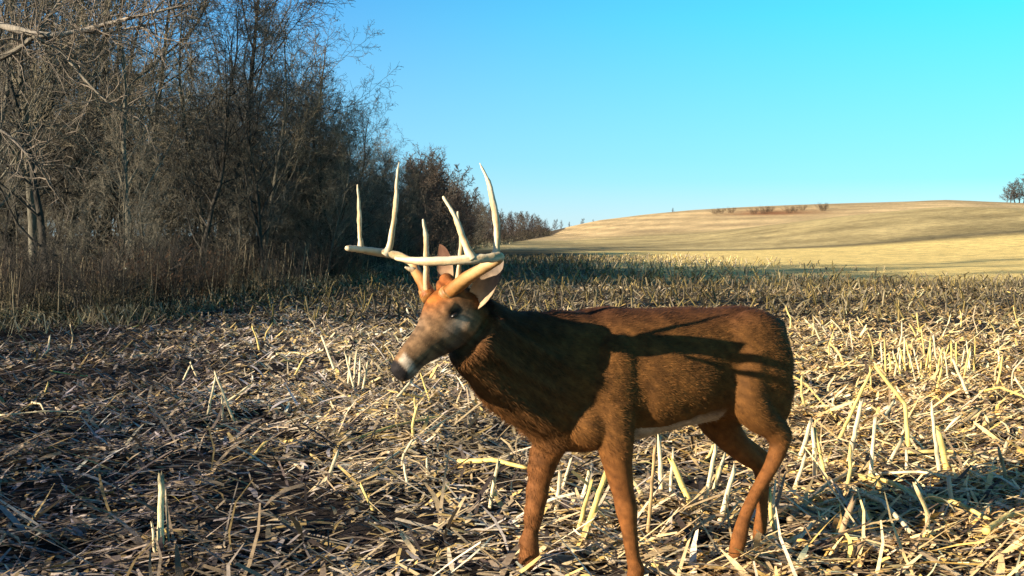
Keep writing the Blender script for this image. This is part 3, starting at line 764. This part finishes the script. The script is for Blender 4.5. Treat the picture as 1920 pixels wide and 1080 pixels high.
# undergrowth inside the wood and dry grass before it
r = np.random.default_rng(77)
N = 14000
px = r.uniform(-200, 1030, N); e0 = wood_edge(px); y = e0 + 2.4 + r.random(N) ** 1.2 * (16 + e0 * .6); x = (px - 960) / FPX * y
z = terrain(x, y); h = r.uniform(.1, .8, N) * (1 + .8 * smooth((y - e0 - 3) / 8)) * (.6 + .6 * noise(x, y, 3, 9)) ; th = np.where(px > 750, h * .8, h)
S = []
p0 = np.stack([x, y, z - .05], 1); d = np.stack([r.normal(0, .9, N), r.normal(0, .9, N), np.ones(N)], 1)
p1 = p0 + d * (h * .5)[:, None]; p2 = p1 + (d + np.stack([r.normal(0, .35, N), r.normal(0, .35, N), np.zeros(N)], 1)) * (h * .5)[:, None]
rad = .0045 * (1 + y / 30)
q2 = p1 + np.stack([r.normal(0, .4, N), r.normal(0, .4, N), r.uniform(.1, .7, N)], 1) * (h * .45)[:, None]
q3 = p1 + np.stack([r.normal(0, .4, N), r.normal(0, .4, N), r.uniform(.0, .6, N)], 1) * (h * .4)[:, None]
h2 = 1
S = np.concatenate([np.column_stack([p0, p1, rad * 1.2, rad]), np.column_stack([p1, p2, rad, rad * .5]), np.column_stack([p1, q2, rad * .7, rad * .4]), np.column_stack([p1, q3, rad * .7, rad * .4])])
v, f = prisms(S, 3)
c = np.array([[.035, .030, .022], [.05, .04, .028], [.028, .026, .022], [.12, .10, .06]])[r.integers(0, 4, len(S))] * r.uniform(.6, 1.3, (len(S), 1))
tag(mesh_np('undergrowth', v, f, np.repeat(c, 6, axis=0), M_twig), 'tangled leafless brush filling the floor of the wood', 'brush', kind='stuff')
N = 52000
px = r.uniform(-150, 960, N); e0 = wood_edge(px); y = e0 - 2.8 + (r.random(N)) * (5 + .12 * e0); x = (px - 960) / FPX * y
cl = noise(x, y, .7, 10) * .5 + noise(x, y, 2.2, 14) * .5
keep = (r.random(N) < smooth((cl - .28) / .35)) & (r.random(N) < smooth((y - e0 + 3) / 2.0)); x, y, px = x[keep], y[keep], px[keep]; n = len(x)
Ls = r.uniform(.10, .50, n) * (.5 + cl[keep])
a = r.uniform(0, 6.28, n); z = terrain(x, y)
b0 = np.stack([x, y, z - .02], 1); dd = np.stack([np.cos(a) * .7, np.sin(a) * .7, np.ones(n)], 1)
b1 = b0 + dd * (Ls * .55)[:, None]; b2 = b1 + np.stack([np.cos(a) * 1.2, np.sin(a) * 1.2, r.uniform(-.9, .3, n)], 1) * (Ls * .5)[:, None]
w = r.uniform(.003, .007, n)[:, None] * (1 + y[:, None] / 40); sd = np.stack([-np.sin(a), np.cos(a), np.zeros(n)], 1)
V = np.stack([b0 - sd * w, b0 + sd * w, b1 + sd * w, b1 - sd * w, b2], 1).reshape(-1, 3); bs = (np.arange(n) * 5)[:, None]
c = np.array([[.36, .31, .19], [.26, .24, .15], [.15, .16, .09], [.48, .41, .26], [.16, .13, .08]])[r.integers(0, 5, n)] * r.uniform(.6, 1.2, (n, 1))
tag(mesh_np('dry_grass', V, [bs + np.array([[0, 1, 2, 3]]), bs + np.array([[3, 2, 4]])], np.repeat(c, 5, axis=0), M_grass), 'dry tangled grass along the foot of the wood', 'grass', kind='stuff')
N = 420    # tall weed stems before the wood
px = r.uniform(-100, 960, N); e0 = wood_edge(px); y = e0 - 1.8 + r.random(N) * 4; x = (px - 960) / FPX * y; h = r.uniform(.3, 1.1, N)
p0 = np.stack([x, y, terrain(x, y) - .03], 1); p1 = p0 + np.stack([r.normal(0, .14, N), r.normal(0, .1, N), np.ones(N)], 1) * h[:, None]
S = np.column_stack([p0, p1, np.full(N, .006), np.full(N, .003)]); v, f = prisms(S, 4)
c = np.array([[.42, .34, .22], [.30, .24, .15], [.20, .15, .10]])[r.integers(0, 3, N)]
tag(mesh_np('weed_stems', v, f, np.repeat(c, 8, axis=0), M_grass), 'straight dead weed stems standing before the wood', 'weeds', kind='stuff')

# ------------------------------------------------------------------ the deer
YAW = math.radians(18)
D = Vector((-math.cos(YAW), -math.sin(YAW), 0)); NL = Vector((math.sin(YAW), -math.cos(YAW), 0)); ZU = Vector((0, 0, 1))
O = Vector((.567, 3.85, 0))
def B(u, v, z): return O + D * u + NL * v + ZU * z
class Clay:
    def __init__(s): s.V = []; s.F = []
    def ring(s, secs, n=24):
        """secs: list of (center, side vec, up vec) full radii vectors -> closed loft"""
        base = len(s.V)
        for c, a, b_, bd in secs:
            for k in range(n):
                t = 2 * math.pi * k / n; cs, sn = math.cos(t), math.sin(t)
                s.V.append(c + a * cs + (b_ if sn > 0 else bd) * sn)
        m = len(secs)
        for i in range(m - 1):
            for k in range(n):
                s.F.append((base + i * n + k, base + i * n + (k + 1) % n, base + (i + 1) * n + (k + 1) % n, base + (i + 1) * n + k))
        for i, rev in ((0, True), (m - 1, False)):
            c = len(s.V); s.V.append(secs[i][0])
            for k in range(n):
                a_, b2 = base + i * n + k, base + i * n + (k + 1) % n
                s.F.append((c, b2, a_) if rev else (c, a_, b2))
    def chain(s, pts, rad, n=16, sub=4, flat=None):
        T = Tube(); T.add(pts, rad, n, True, sub=sub); b_ = len(s.V); s.V += T.V; s.F += [tuple(i + b_ for i in f) for f in T.F]
    def ball(s, c, ax, ay, az, n=20, m=12):
        """ellipsoid with full axis vectors"""
        secs = []
        for i in range(m + 1):
            t = math.pi * (i + .0) / m; k = max(.02, math.sin(t))
            secs.append((c + ax * -math.cos(t), ay * k, az * k, az * k))
        s.ring(secs, n)
def catmull(rows, sub):
    out = []; m = len(rows)
    for i in range(m - 1):
        a, b_, c, d = (np.array(rows[j], float) for j in (max(i - 1, 0), i, i + 1, min(i + 2, m - 1)))
        for k in range(sub):
            t = k / sub; out.append(.5 * (2 * b_ + (c - a) * t + (2 * a - 5 * b_ + 4 * c - d) * t * t + (3 * b_ - a - 3 * c + d) * t ** 3))
    out.append(np.array(rows[-1], float)); return out
cl = Clay()
# trunk: u, ztop, zbot, half width, height (0..1) of the widest point
TR = [(-.482, .88, .74, .045, .5), (-.458, .93, .66, .10, .5), (-.41, .958, .60, .145, .5), (-.33, .978, .575, .165, .52), (-.20, .985, .56, .172, .5), (-.05, .982, .545, .190, .46), (.10, .980, .515, .195, .45), (.22, .990, .49, .178, .47),
      (.32, .990, .475, .160, .46), (.42, .955, .485, .150, .45), (.50, .905, .52, .130, .45), (.56, .84, .57, .095, .5)]
secs = []
for u, zt, zb, w, hm in catmull(TR, 4):
    zc = zb + (zt - zb) * hm
    secs.append((B(u, 0, zc), NL * w, ZU * (zt - zc), ZU * (zc - zb)))
cl.ring(secs, 32)
# neck + head sections by photo column/row and depth: (px, py, Y, half depth px, half width m)
NK = [(1085, 702, 3.72, 120, .14), (1035, 696, 3.66, 118, .125), (990, 686, 3.59, 109, .110), (945, 665, 3.51, 95, .096), (912, 640, 3.44, 83, .086), (885, 615, 3.38, 74, .078)]
sec = []
rows = catmull(NK, 4)
for i, (px, py, Y, hd, hw) in enumerate(rows):
    p = P(px, py, Y); a = rows[min(i + 1, len(rows) - 1)]; b_ = rows[max(i - 1, 0)]
    d = (P(a[0], a[1], a[2]) - P(b_[0], b_[1], b_[2])).normalized()
    side = d.cross(ZU).normalized() * -1; up = side.cross(d).normalized()
    if up.z < 0: up = -up
    r_ = hd * Y / FPX; sec.append((p, side * hw, up * r_, up * r_))
cl.ring(sec, 28)
HDIR = (P(728, 686, 3.21) - P(868, 560, 3.35)).normalized()
HSIDE = HDIR.cross(ZU).normalized(); HSIDE = HSIDE if HSIDE.y < 0 else -HSIDE   # towards the camera (deer's left)
HUP = HSIDE.cross(HDIR).normalized(); HUP = HUP if HUP.z > 0 else -HUP             # out of the forehead
H0 = P(865, 572, 3.35)
def Hd(s, v, w): return H0 + HDIR * s + HSIDE * v + HUP * w      # head frame: s from poll to nose, v left, w out of forehead
# s, centre offset w, half width, up radius, down radius
HS = [(-.045, -.012, .058, .066, .078), (.0, -.004, .070, .086, .098), (.04, .0, .072, .092, .106), (.08, .002, .068, .086, .106), (.115, .002, .059, .068, .098), (.15, -.004, .049, .053, .080),
      (.19, -.010, .043, .047, .062), (.23, -.014, .038, .043, .052), (.262, -.018, .037, .039, .052), (.288, -.022, .033, .034, .045), (.305, -.026, .026, .025, .033), (.313, -.028, .013, .012, .015)]
sec = []
for s_, w_, hw, ru, rd in catmull(HS, 3): sec.append((Hd(s_, 0, w_), HSIDE * hw, HUP * ru, HUP * rd))
cl.ring(sec, 28)
for sg in (1, -1):   # brow ridges, cheeks, jaw angle
    cl.ball(Hd(.062, sg * .054, .044), HDIR * .030, HSIDE * .020, HUP * .018)
    cl.ball(Hd(.035, sg * .040, -.035), HDIR * .055, HSIDE * .034, HUP * .050)
    cl.ball(Hd(.11, sg * .036, -.010), HDIR * .06, HSIDE * .020, HUP * .022)
    cl.ball(Hd(.0, sg * .044, .066), HDIR * .024, HSIDE * .025, HUP * .034)      # pedicle base
    cl.ball(Hd(.297, sg * .015, -.012), HDIR * .014, HSIDE * .012, HUP * .014)      # nostril pads
cl.ball(Hd(.262, 0, -.050), HDIR * .030, HSIDE * .018, HUP * .011)                 # chin / lower lip
cl.ball(Hd(-.005, 0, .095), HDIR * .026, HSIDE * .028, HUP * .026)                   # tuft between the antlers
# shoulders, haunches
for sg in (1, -1):
    cl.ball(B(.27, sg * .130, .72), (D * .10 + ZU * -.03), NL * .066, ZU * .19)
    cl.ball(B(.35, sg * .118, .60), (D * .08), NL * .062, ZU * .085)
    cl.ball(B(-.298, sg * .105, .77), D * .165, NL * .078, ZU * .21)
    cl.ball(B(-.385, sg * .085, .68), D * .085, NL * .07, ZU * .16)
cl.ball(B(.44, 0, .56), D * .085, NL * .085, ZU * .085)
# legs: near fore
def foot(p, d):   # pastern direction forward
    pass
cl.chain([B(.27, .115, .66), B(.262, .125, .55), B(.250, .125, .45), B(.228, .123, .35), B(.215, .122, .29), B(.205, .122, .22), B(.190, .122, .12), B(.178, .122, .075), B(.195, .122, .035)],
         [.088, .072, .052, .039, .040, .029, .025, .031, .025])
cl.chain([B(.36, -.10, .66), B(.385, -.115, .55), B(.425, -.118, .45), B(.452, -.118, .36), B(.462, -.118, .30), B(.475, -.118, .22), B(.49, -.118, .12), B(.495, -.118, .075), B(.518, -.118, .035)],
         [.090, .076, .056, .042, .040, .030, .025, .031, .025])
# near hind: haunch, stifle, hock, cannon, fetlock, hoof
def LV(px, py, v):   # point seen at a pixel, lying in the plane v of the deer
    a = (px - 960) / FPX; c0 = O + NL * v
    # X = c0.x + D.x u ; Y = c0.y + D.y u ; X = a Y
    u = (a * c0.y - c0.x) / (D.x - a * D.y); q = c0 + D * u
    return Vector((q.x, q.y, HC - (py - HOR) / FPX * q.y))
nh = [LV(1398, 660, .085), LV(1394, 732, .110), LV(1418, 776, .125), LV(1448, 804, .13), LV(1461, 830, .13), LV(1447, 872, .13), LV(1421, 917, .13), LV(1398, 965, .13), LV(1386, 1010, .13), LV(1377, 1045, .13)]
cl.chain(nh, [.105, .090, .066, .044, .037, .028, .0235, .023, .030, .024])
cl.chain([LV(1432, 770, .13), LV(1458, 792, .13), LV(1475, 812, .13), LV(1468, 842, .13)], [.03, .020, .020, .018], sub=3)   # point of hock and tendon
fh = [LV(1345, 700, -.08), LV(1340, 770, -.12), LV(1365, 815, -.13), LV(1398, 850, -.13), LV(1424, 872, -.13), LV(1430, 910, -.13), LV(1429, 950, -.13), LV(1426, 985, -.13), LV(1420, 1012, -.13)]
cl.chain(fh, [.13, .088, .062, .045, .035, .026, .022, .027, .021])
cl.chain([LV(1392, 828, -.13), LV(1424, 848, -.13), LV(1440, 862, -.13), LV(1436, 880, -.13)], [.028, .021, .017, .017], sub=3)
# tail lying against the rump
cl.chain([B(-.45, .0, .915), B(-.472, .0, .86), B(-.482, .0, .76), B(-.477, .0, .68)], [.035, .036, .032, .012])
def to_obj(name, V, F):
    me = bpy.data.meshes.new(name); me.from_pydata([tuple(v) for v in V], [], F); me.update()
    bm = bmesh.new(); bm.from_mesh(me); bmesh.ops.recalc_face_normals(bm, faces=bm.faces[:]); bm.to_mesh(me); bm.free()
    o = bpy.data.objects.new(name, me); COL.objects.link(o); return o
tmp = to_obj('clay', cl.V, cl.F)
mo = tmp.modifiers.new('r', 'REMESH'); mo.mode = 'VOXEL'; mo.voxel_size = .006; mo.use_smooth_shade = True
ms_ = tmp.modifiers.new('s', 'SMOOTH'); ms_.iterations = 9; ms_.factor = .5
dg = bpy.context.evaluated_depsgraph_get()
me = bpy.data.meshes.new_from_object(tmp.evaluated_get(dg)); bpy.data.objects.remove(tmp)
nv = len(me.vertices); co = np.zeros(nv * 3, np.float32); me.vertices.foreach_get('co', co); co = co.reshape(-1, 3).astype(float)
no = np.zeros(nv * 3, np.float32); me.vertices.foreach_get('normal', no); no = no.reshape(-1, 3).astype(float)
npo = len(me.polygons); fv = np.zeros(len(me.loops), np.int32); me.loops.foreach_get('vertex_index', fv); ls = np.zeros(npo, np.int32); me.polygons.foreach_get('loop_start', ls); lt = np.zeros(npo, np.int32); me.polygons.foreach_get('loop_total', lt)
quads = fv[(ls[lt == 4][:, None] + np.arange(4))]
# local coordinates of each vertex
rel = co - np.array(O); u_ = rel @ np.array(D); v_ = rel @ np.array(NL); z_ = co[:, 2]
hr = co - np.array(H0); hs = hr @ np.array(HDIR); hv = hr @ np.array(HSIDE); hw = hr @ np.array(HUP)
headw = smooth((hs + .06) / .06) * (np.abs(hv) < .12) * smooth((hw + .128) / .04)
# gentle anatomy: ribs, flank hollow, neck hair lumps
def bumpn(k, s): return np.array(noise(co[:, 0] * .9 + co[:, 2], co[:, 2] * .8 + co[:, 1] * .5, s, k)) - .5
torso = (1 - headw) * smooth((z_ - .5) / .1)
disp = torso * (bumpn(20, .11) * .010 + bumpn(21, .045) * .005)
neckm = smooth((u_ - .38) / .15) * (1 - headw)
disp += neckm * (bumpn(22, .05) * .016 + bumpn(23, .025) * .008)
fl = np.exp(-((u_ + .17) / .07) ** 2 - ((z_ - .72) / .13) ** 2) * (np.abs(v_) > .05)
disp -= fl * .024
disp -= np.exp(-((u_ - .165) / .03) ** 2 - ((z_ - .62) / .13) ** 2) * .010 * (np.abs(v_) > .05)
disp += neckm * (bumpn(27, .10)) * .020
co = co + no * disp[:, None]
def blob(c, r): return np.exp(-(np.linalg.norm((co - np.array(c)) / np.array(r), axis=1)) ** 2)
def hblob(s, v, w, rs, rv, rw): return np.exp(-((hs - s) / rs) ** 2 - ((np.abs(hv) - v) / rv) ** 2 - ((hw - w) / rw) ** 2)
base_c = np.array([.112, .047, .0115])
Cc = np.tile(base_c, (nv, 1))
def mix(w, c):
    global Cc
    w = np.clip(w, 0, 1)[:, None]; Cc = Cc * (1 - w) + np.array(c) * w
mix(smooth((z_ - .88) / .12) * (1 - headw) * .7, (.058, .021, .012))          # darker back
mix(smooth((.60 - z_) / .25) * .7, (.185, .066, .018))                          # redder legs
mix(smooth((.62 - z_) / .05) * smooth((-no[:, 2] - .25) / .4) * (u_ < .25) * (u_ > -.19) * (np.abs(v_) < .13) * (z_ > .50), (.34, .27, .20))  # white belly
mix(neckm * .35, (.115, .05, .02))
hd_ = headw * smooth((hs + .03) / .06)
mix(hd_ * .9, (.165, .096, .048))                                                # greyish brown face
mix(hblob(.05, .0, .085, .07, .06, .045) * 1.4 * headw, (.27, .085, .016))         # orange forehead
mix(hblob(.01, .0, .10, .03, .04, .03) * headw, (.20, .06, .015))
mix(smooth((-.035 - hw) / .03) * smooth((hs - .05) / .05) * headw * .75, (.060, .045, .035))
mix(hblob(.14, .0, .04, .07, .03, .03) * .7 * headw, (.13, .088, .055))
mix(hblob(.072, .066, -.012, .036, .03, .022) * 1.3 * headw, (.36, .26, .18))        # pale eye surround
mix(hblob(.062, .068, .021, .027, .02, .011) * 1.8 * headw, (.03, .022, .018))
mix(smooth((hs - .246) / .014) * (1 - smooth((hs - .279) / .008)) * smooth((hw + .055) / .02) * headw * .75 * smooth((np.abs(hv) - .012) / .012), (.42, .35, .27))      # white muzzle band
mix(smooth((hs - .281) / .007) * smooth((hw + .058) / .008) * headw, (.018, .015, .015))                                  # nose leather
mix(np.exp(-((hw + .040 + .10 * (hs - .26)) / .0045) ** 2) * smooth((hs - .18) / .03) * headw * .85, (.03, .02, .016))
mix(hblob(.262, 0, -.062, .04, .03, .018) * headw * 1.0, (.25, .21, .18))

mix(smooth((-.485 - u_) / .02) * smooth((z_ - .66) / .05) * .5, (.10, .05, .03))
nzv = (1 + (bumpn(25, .03) + bumpn(26, .012) * .8) * .5) * (1 + headw * (bumpn(28, .008) * .7 + bumpn(29, .016) * .6))
Cc = Cc * nzv[:, None]
# short hair: thin tapering blades lying along the coat
tri_a = co[quads[:, 0]]; tri_b = co[quads[:, 1]]; tri_c = co[quads[:, 2]]; tri_d = co[quads[:, 3]]
area = .5 * np.linalg.norm(np.cross(tri_b - tri_a, tri_c - tri_a), axis=1) + .5 * np.linalg.norm(np.cross(tri_c - tri_a, tri_d - tri_a), axis=1)
rh = np.random.default_rng(44); NH = 210000
fi = rh.choice(len(quads), NH, p=area / area.sum()); w4 = rh.dirichlet((1, 1, 1, 1), NH)
qv = quads[fi]; hp = (co[qv] * w4[..., None]).sum(1); hn = no[qv[:, 0]]; hc = Cc[qv[:, 0]]; hh = headw[qv[:, 0]]; hz = z_[qv[:, 0]]; hnk = neckm[qv[:, 0]]
flow = np.tile(np.array(-D) + np.array([0, 0, -.35]), (NH, 1))
legm = smooth((.52 - hz) / .08)[:, None]; flow = flow * (1 - legm) + np.array([0, 0, -1.]) * legm
flow = flow * (1 - hnk[:, None] * .5) + np.array([.1, 0, -.9]) * hnk[:, None] * .5
flow = flow * (1 - hh[:, None]) + -np.array(HDIR) * hh[:, None]
flow = flow - hn * (flow * hn).sum(1, keepdims=True); flow /= np.linalg.norm(flow, axis=1, keepdims=True) + 1e-6
flow = flow + rh.normal(0, .22, (NH, 3)) + hn * rh.uniform(.10, .48, (NH, 1)); flow /= np.linalg.norm(flow, axis=1, keepdims=True)
nose = (hs[qv[:, 0]] > .282) & (hh > .5)
HL = rh.uniform(.012, .024, NH) * (1 + .9 * hnk) * (1 - .45 * hh) * (1 - .45 * legm[:, 0]) * np.where(nose, .05, 1)
sdv = np.cross(flow, hn); sdv /= np.linalg.norm(sdv, axis=1, keepdims=True) + 1e-6; wd = rh.uniform(.0006, .0013, (NH, 1)) * (1 - .3 * hh[:, None])
r0_ = hp - hn * .002
HV = np.stack([r0_ - sdv * wd, r0_ + sdv * wd, r0_ + flow * HL[:, None] - hn * (HL * .12)[:, None]], 1).reshape(-1, 3)
HCc = hc * rh.uniform(.6, 1.5, (NH, 1)); HC3 = np.stack([HCc * .85, HCc * .85, HCc * 1.1], 1).reshape(-1, 3)
HF = (np.arange(NH) * 3)[:, None] + np.array([[0, 1, 2]]) + nv
# ears: cupped blades joined to the body mesh
def ear(base, tip, width, face, colo, coli):
    V = []; F = []; C = []; n = 12; m = 9; ax = tip - base; L_ = ax.length; ax.normalize(); face = (face - ax * face.dot(ax)).normalized(); sd = ax.cross(face)
    for layer in (0, 1):
        b_ = len(V)
        for i in range(n + 1):
            t = i / n; w = width * (math.sin(math.pi * min(1, t * .80 + .20)) ** .75) * (1 if t < .98 else .3)
            for j in range(m):
                a = (j / (m - 1) - .5) * 2
                dep = (1 - a * a) * w * .75 * (1 - .4 * t)
                p = base + ax * L_ * t + sd * a * w - face * dep + (face * .004 if layer else face * 0)
                V.append(p + Vector((U(-1, 1), U(-1, 1), U(-1, 1))) * .0012); C.append((tuple(a_ * min(1, t * 1.6) + b_2 * (1 - min(1, t * 1.6)) for a_, b_2 in zip(coli, (.50, .34, .20)))) if layer else (colo if t < .9 else tuple(c * .4 for c in colo)))
        for i in range(n):
            for j in range(m - 1):
                q = (b_ + i * m + j, b_ + i * m + j + 1, b_ + (i + 1) * m + j + 1, b_ + (i + 1) * m + j)
                F.append(q if layer else q[::-1])
    k = (n + 1) * m
    for i in range(n):
        for j in (0, m - 1): F.append((i * m + j, (i + 1) * m + j, k + (i + 1) * m + j, k + i * m + j))
    return [tuple(v) for v in V], F, C
e1 = ear(P(888, 568, 3.31), P(946, 478, 3.20), .040, Vector((-.35, -.9, .2)), (.13, .075, .04), (.17, .13, .10))
e2 = ear(P(842, 530, 3.43), P(826, 458, 3.55), .036, Vector((-.55, -.7, .1)), (.12, .06, .03), (.10, .05, .03))
V = [co, HV]; Cs = [Cc, HC3]; Fq = [quads]; off = nv + NH * 3
for ev, ef, ec in (e1, e2): V.append(np.array(ev)); Cs.append(np.array(ec)); Fq.append(np.array(ef) + off); off += len(ev)
deer = empty('deer', (O.x, O.y, 0)); tag(deer, 'red brown antlered buck walking left across the corn stubble', 'deer')
inv = np.array(deer.location)
body = mesh_np('body', np.concatenate(V) - inv, [np.concatenate(Fq), HF], np.concatenate(Cs), M_hide, True, deer)
# eyes
for sg in (1, -1):
    c = Hd(.066, sg * .0655, .018) - deer.location; s = Clay(); s.ball(c, HDIR * .0125, HSIDE * .0105, HUP * .0068, 16, 10)
    o = mesh_np('eye', [tuple(v) for v in s.V], [np.array([f for f in s.F if len(f) == 4]), np.array([f for f in s.F if len(f) == 3])], [(.012, .008, .006)] * len(s.V), M_horn, True, deer)
# hooves
def hoof(c, fwd):
    for sg in (1, -1):
        T = Tube(); b_ = c + NL * sg * .014 - deer.location
        T.add([b_ + ZU * .045, b_ + fwd * .012 + ZU * .028, b_ + fwd * .024 + ZU * .012, b_ + fwd * .042 + ZU * .002], [.013, .016, .015, .004], 10, True, (.03, .025, .02), sub=2)
        T.build('hoof', M_horn, deer)
hoof(B(.19, .122, 0), D); hoof(B(.515, -.118, 0), D)
p = nh[-1]; hoof(Vector((p.x, p.y, 0)), D); p = fh[-1]; hoof(Vector((p.x, p.y, 0)), D)
# antlers
def antler(chains, label):
    T = Tube(); rnd = random.Random(2)
    for pts, rad, dark in chains:
        w = [P(*p) - deer.location for p in pts]
        def cf(t, k, dark=dark):
            k_ = (1 - dark * max(0, 1 - t * 2.2)) if dark < .8 else U(.38, .62); k_ *= .86 + .14 * math.sin(t * 9 + k * .8) ; k_ = min(1, k_ + .12 * t); j = .85 + .25 * ((k * 53 % 11) / 11)
            return (.60 * (k_ ** .9) * j, .51 * (k_ ** 1.8) * j, .35 * (k_ ** 3.2) * j)
        T.add(w, [q * .78 for q in rad] if dark < .3 else [q * .93 for q in rad], 14, True, cf, sub=6)
    o = T.build('antler', M_antler, deer); 
    # fine beading and bends of real bone
    me = o.data
    for v in me.vertices:
        c = v.co; nn_ = float(noise(c.x * 1.0 + c.y, c.z, .018, 31)) - .5
        nn2 = float(noise(c.x * 3.0 + c.y, c.z * 1.0, .006, 32)) - .5
        v.co = c + v.normal * (nn_ * .004 + nn2 * .0018)
    o['label'] = label
antler([([(836, 556, 3.30), (848, 543, 3.28), (872, 524, 3.24), (900, 506, 3.18), (926, 492, 3.11), (936, 482, 3.06), (915, 484, 3.02), (880, 486, 3.0), (840, 489, 3.0), (795, 490, 3.01), (765, 488, 3.03), (742, 484, 3.05)],
         [.027, .025, .023, .019, .016, .0145, .014, .0145, .0135, .012, .010, .006], .68),
        ([(829, 559, 3.30), (836, 552, 3.29), (842, 546, 3.28)], [.024, .029, .026], .8),
        ([(928, 486, 3.07), (931, 462, 3.07), (931, 425, 3.08), (925, 380, 3.09), (915, 340, 3.09), (899, 305, 3.10)], [.018, .013, .012, .011, .009, .002], 0),
        ([(886, 486, 3.0), (876, 466, 3.0), (864, 435, 3.01), (850, 400, 3.02), (831, 369, 3.03)], [.019, .014, .011, .008, .003], 0),
        ([(857, 534, 3.27), (860, 505, 3.25), (865, 455, 3.23), (862, 425, 3.22), (858, 397, 3.21)], [.015, .009, .008, .006, .002], .1)],
       'near antler with long curved rear tine')
antler([([(803, 557, 3.36), (794, 534, 3.385), (781, 512, 3.43), (776, 497, 3.48), (760, 485, 3.52), (735, 477, 3.53), (705, 472, 3.52), (678, 468, 3.48), (660, 466, 3.44), (651, 465, 3.40)],
         [.026, .022, .018, .016, .015, .0155, .014, .0125, .011, .009], .68),
        ([(804, 560, 3.355), (801, 551, 3.37), (797, 542, 3.38)], [.025, .028, .025], .8),
        ([(781, 510, 3.43), (770, 505, 3.42), (759, 501, 3.41)], [.014, .010, .005], 0),
        ([(722, 478, 3.53), (730, 464, 3.53), (737, 425, 3.53), (742, 380, 3.52), (744, 340, 3.51), (748, 304, 3.50)], [.026, .015, .012, .010, .008, .002], 0),
        ([(706, 472, 3.53), (722, 474, 3.53), (745, 478, 3.53)], [.008, .020, .010], 0),
        ([(676, 470, 3.48), (675, 450, 3.48), (674, 415, 3.48), (673, 380, 3.47), (670, 346, 3.46)], [.016, .010, .0095, .008, .002], 0),
        ([(799, 545, 3.36), (799, 505, 3.35), (799, 470, 3.34), (798, 440, 3.33), (793, 411, 3.32)], [.016, .012, .010, .009, .003], .15)],
       'far antler with tall straight tines')

# ------------------------------------------------------------------ labels: tell look-alikes apart by their order in the photo
from collections import defaultdict
bpy.context.view_layer.update()
dups = defaultdict(list)
for o in COL.objects:
    if o.parent is None and o.get('label') and o.get('category') and 'outside' not in o['label']: dups[o['label']].append(o)
for lab, os_ in dups.items():
    n = len(os_)
    if n < 2 or n > 7: continue
    os_.sort(key=lambda o: o.location.x / max(o.location.y, .1))
    words = {2: ['leftmost', 'rightmost'], 3: ['leftmost', 'central', 'rightmost']}.get(n) or (['leftmost'] + ['second', 'third', 'fourth', 'fifth', 'sixth'][:n - 2] + ['rightmost'])
    for w_, o in zip(words, os_):
        if len(lab.split()) < 16: o['label'] = w_ + ' ' + lab
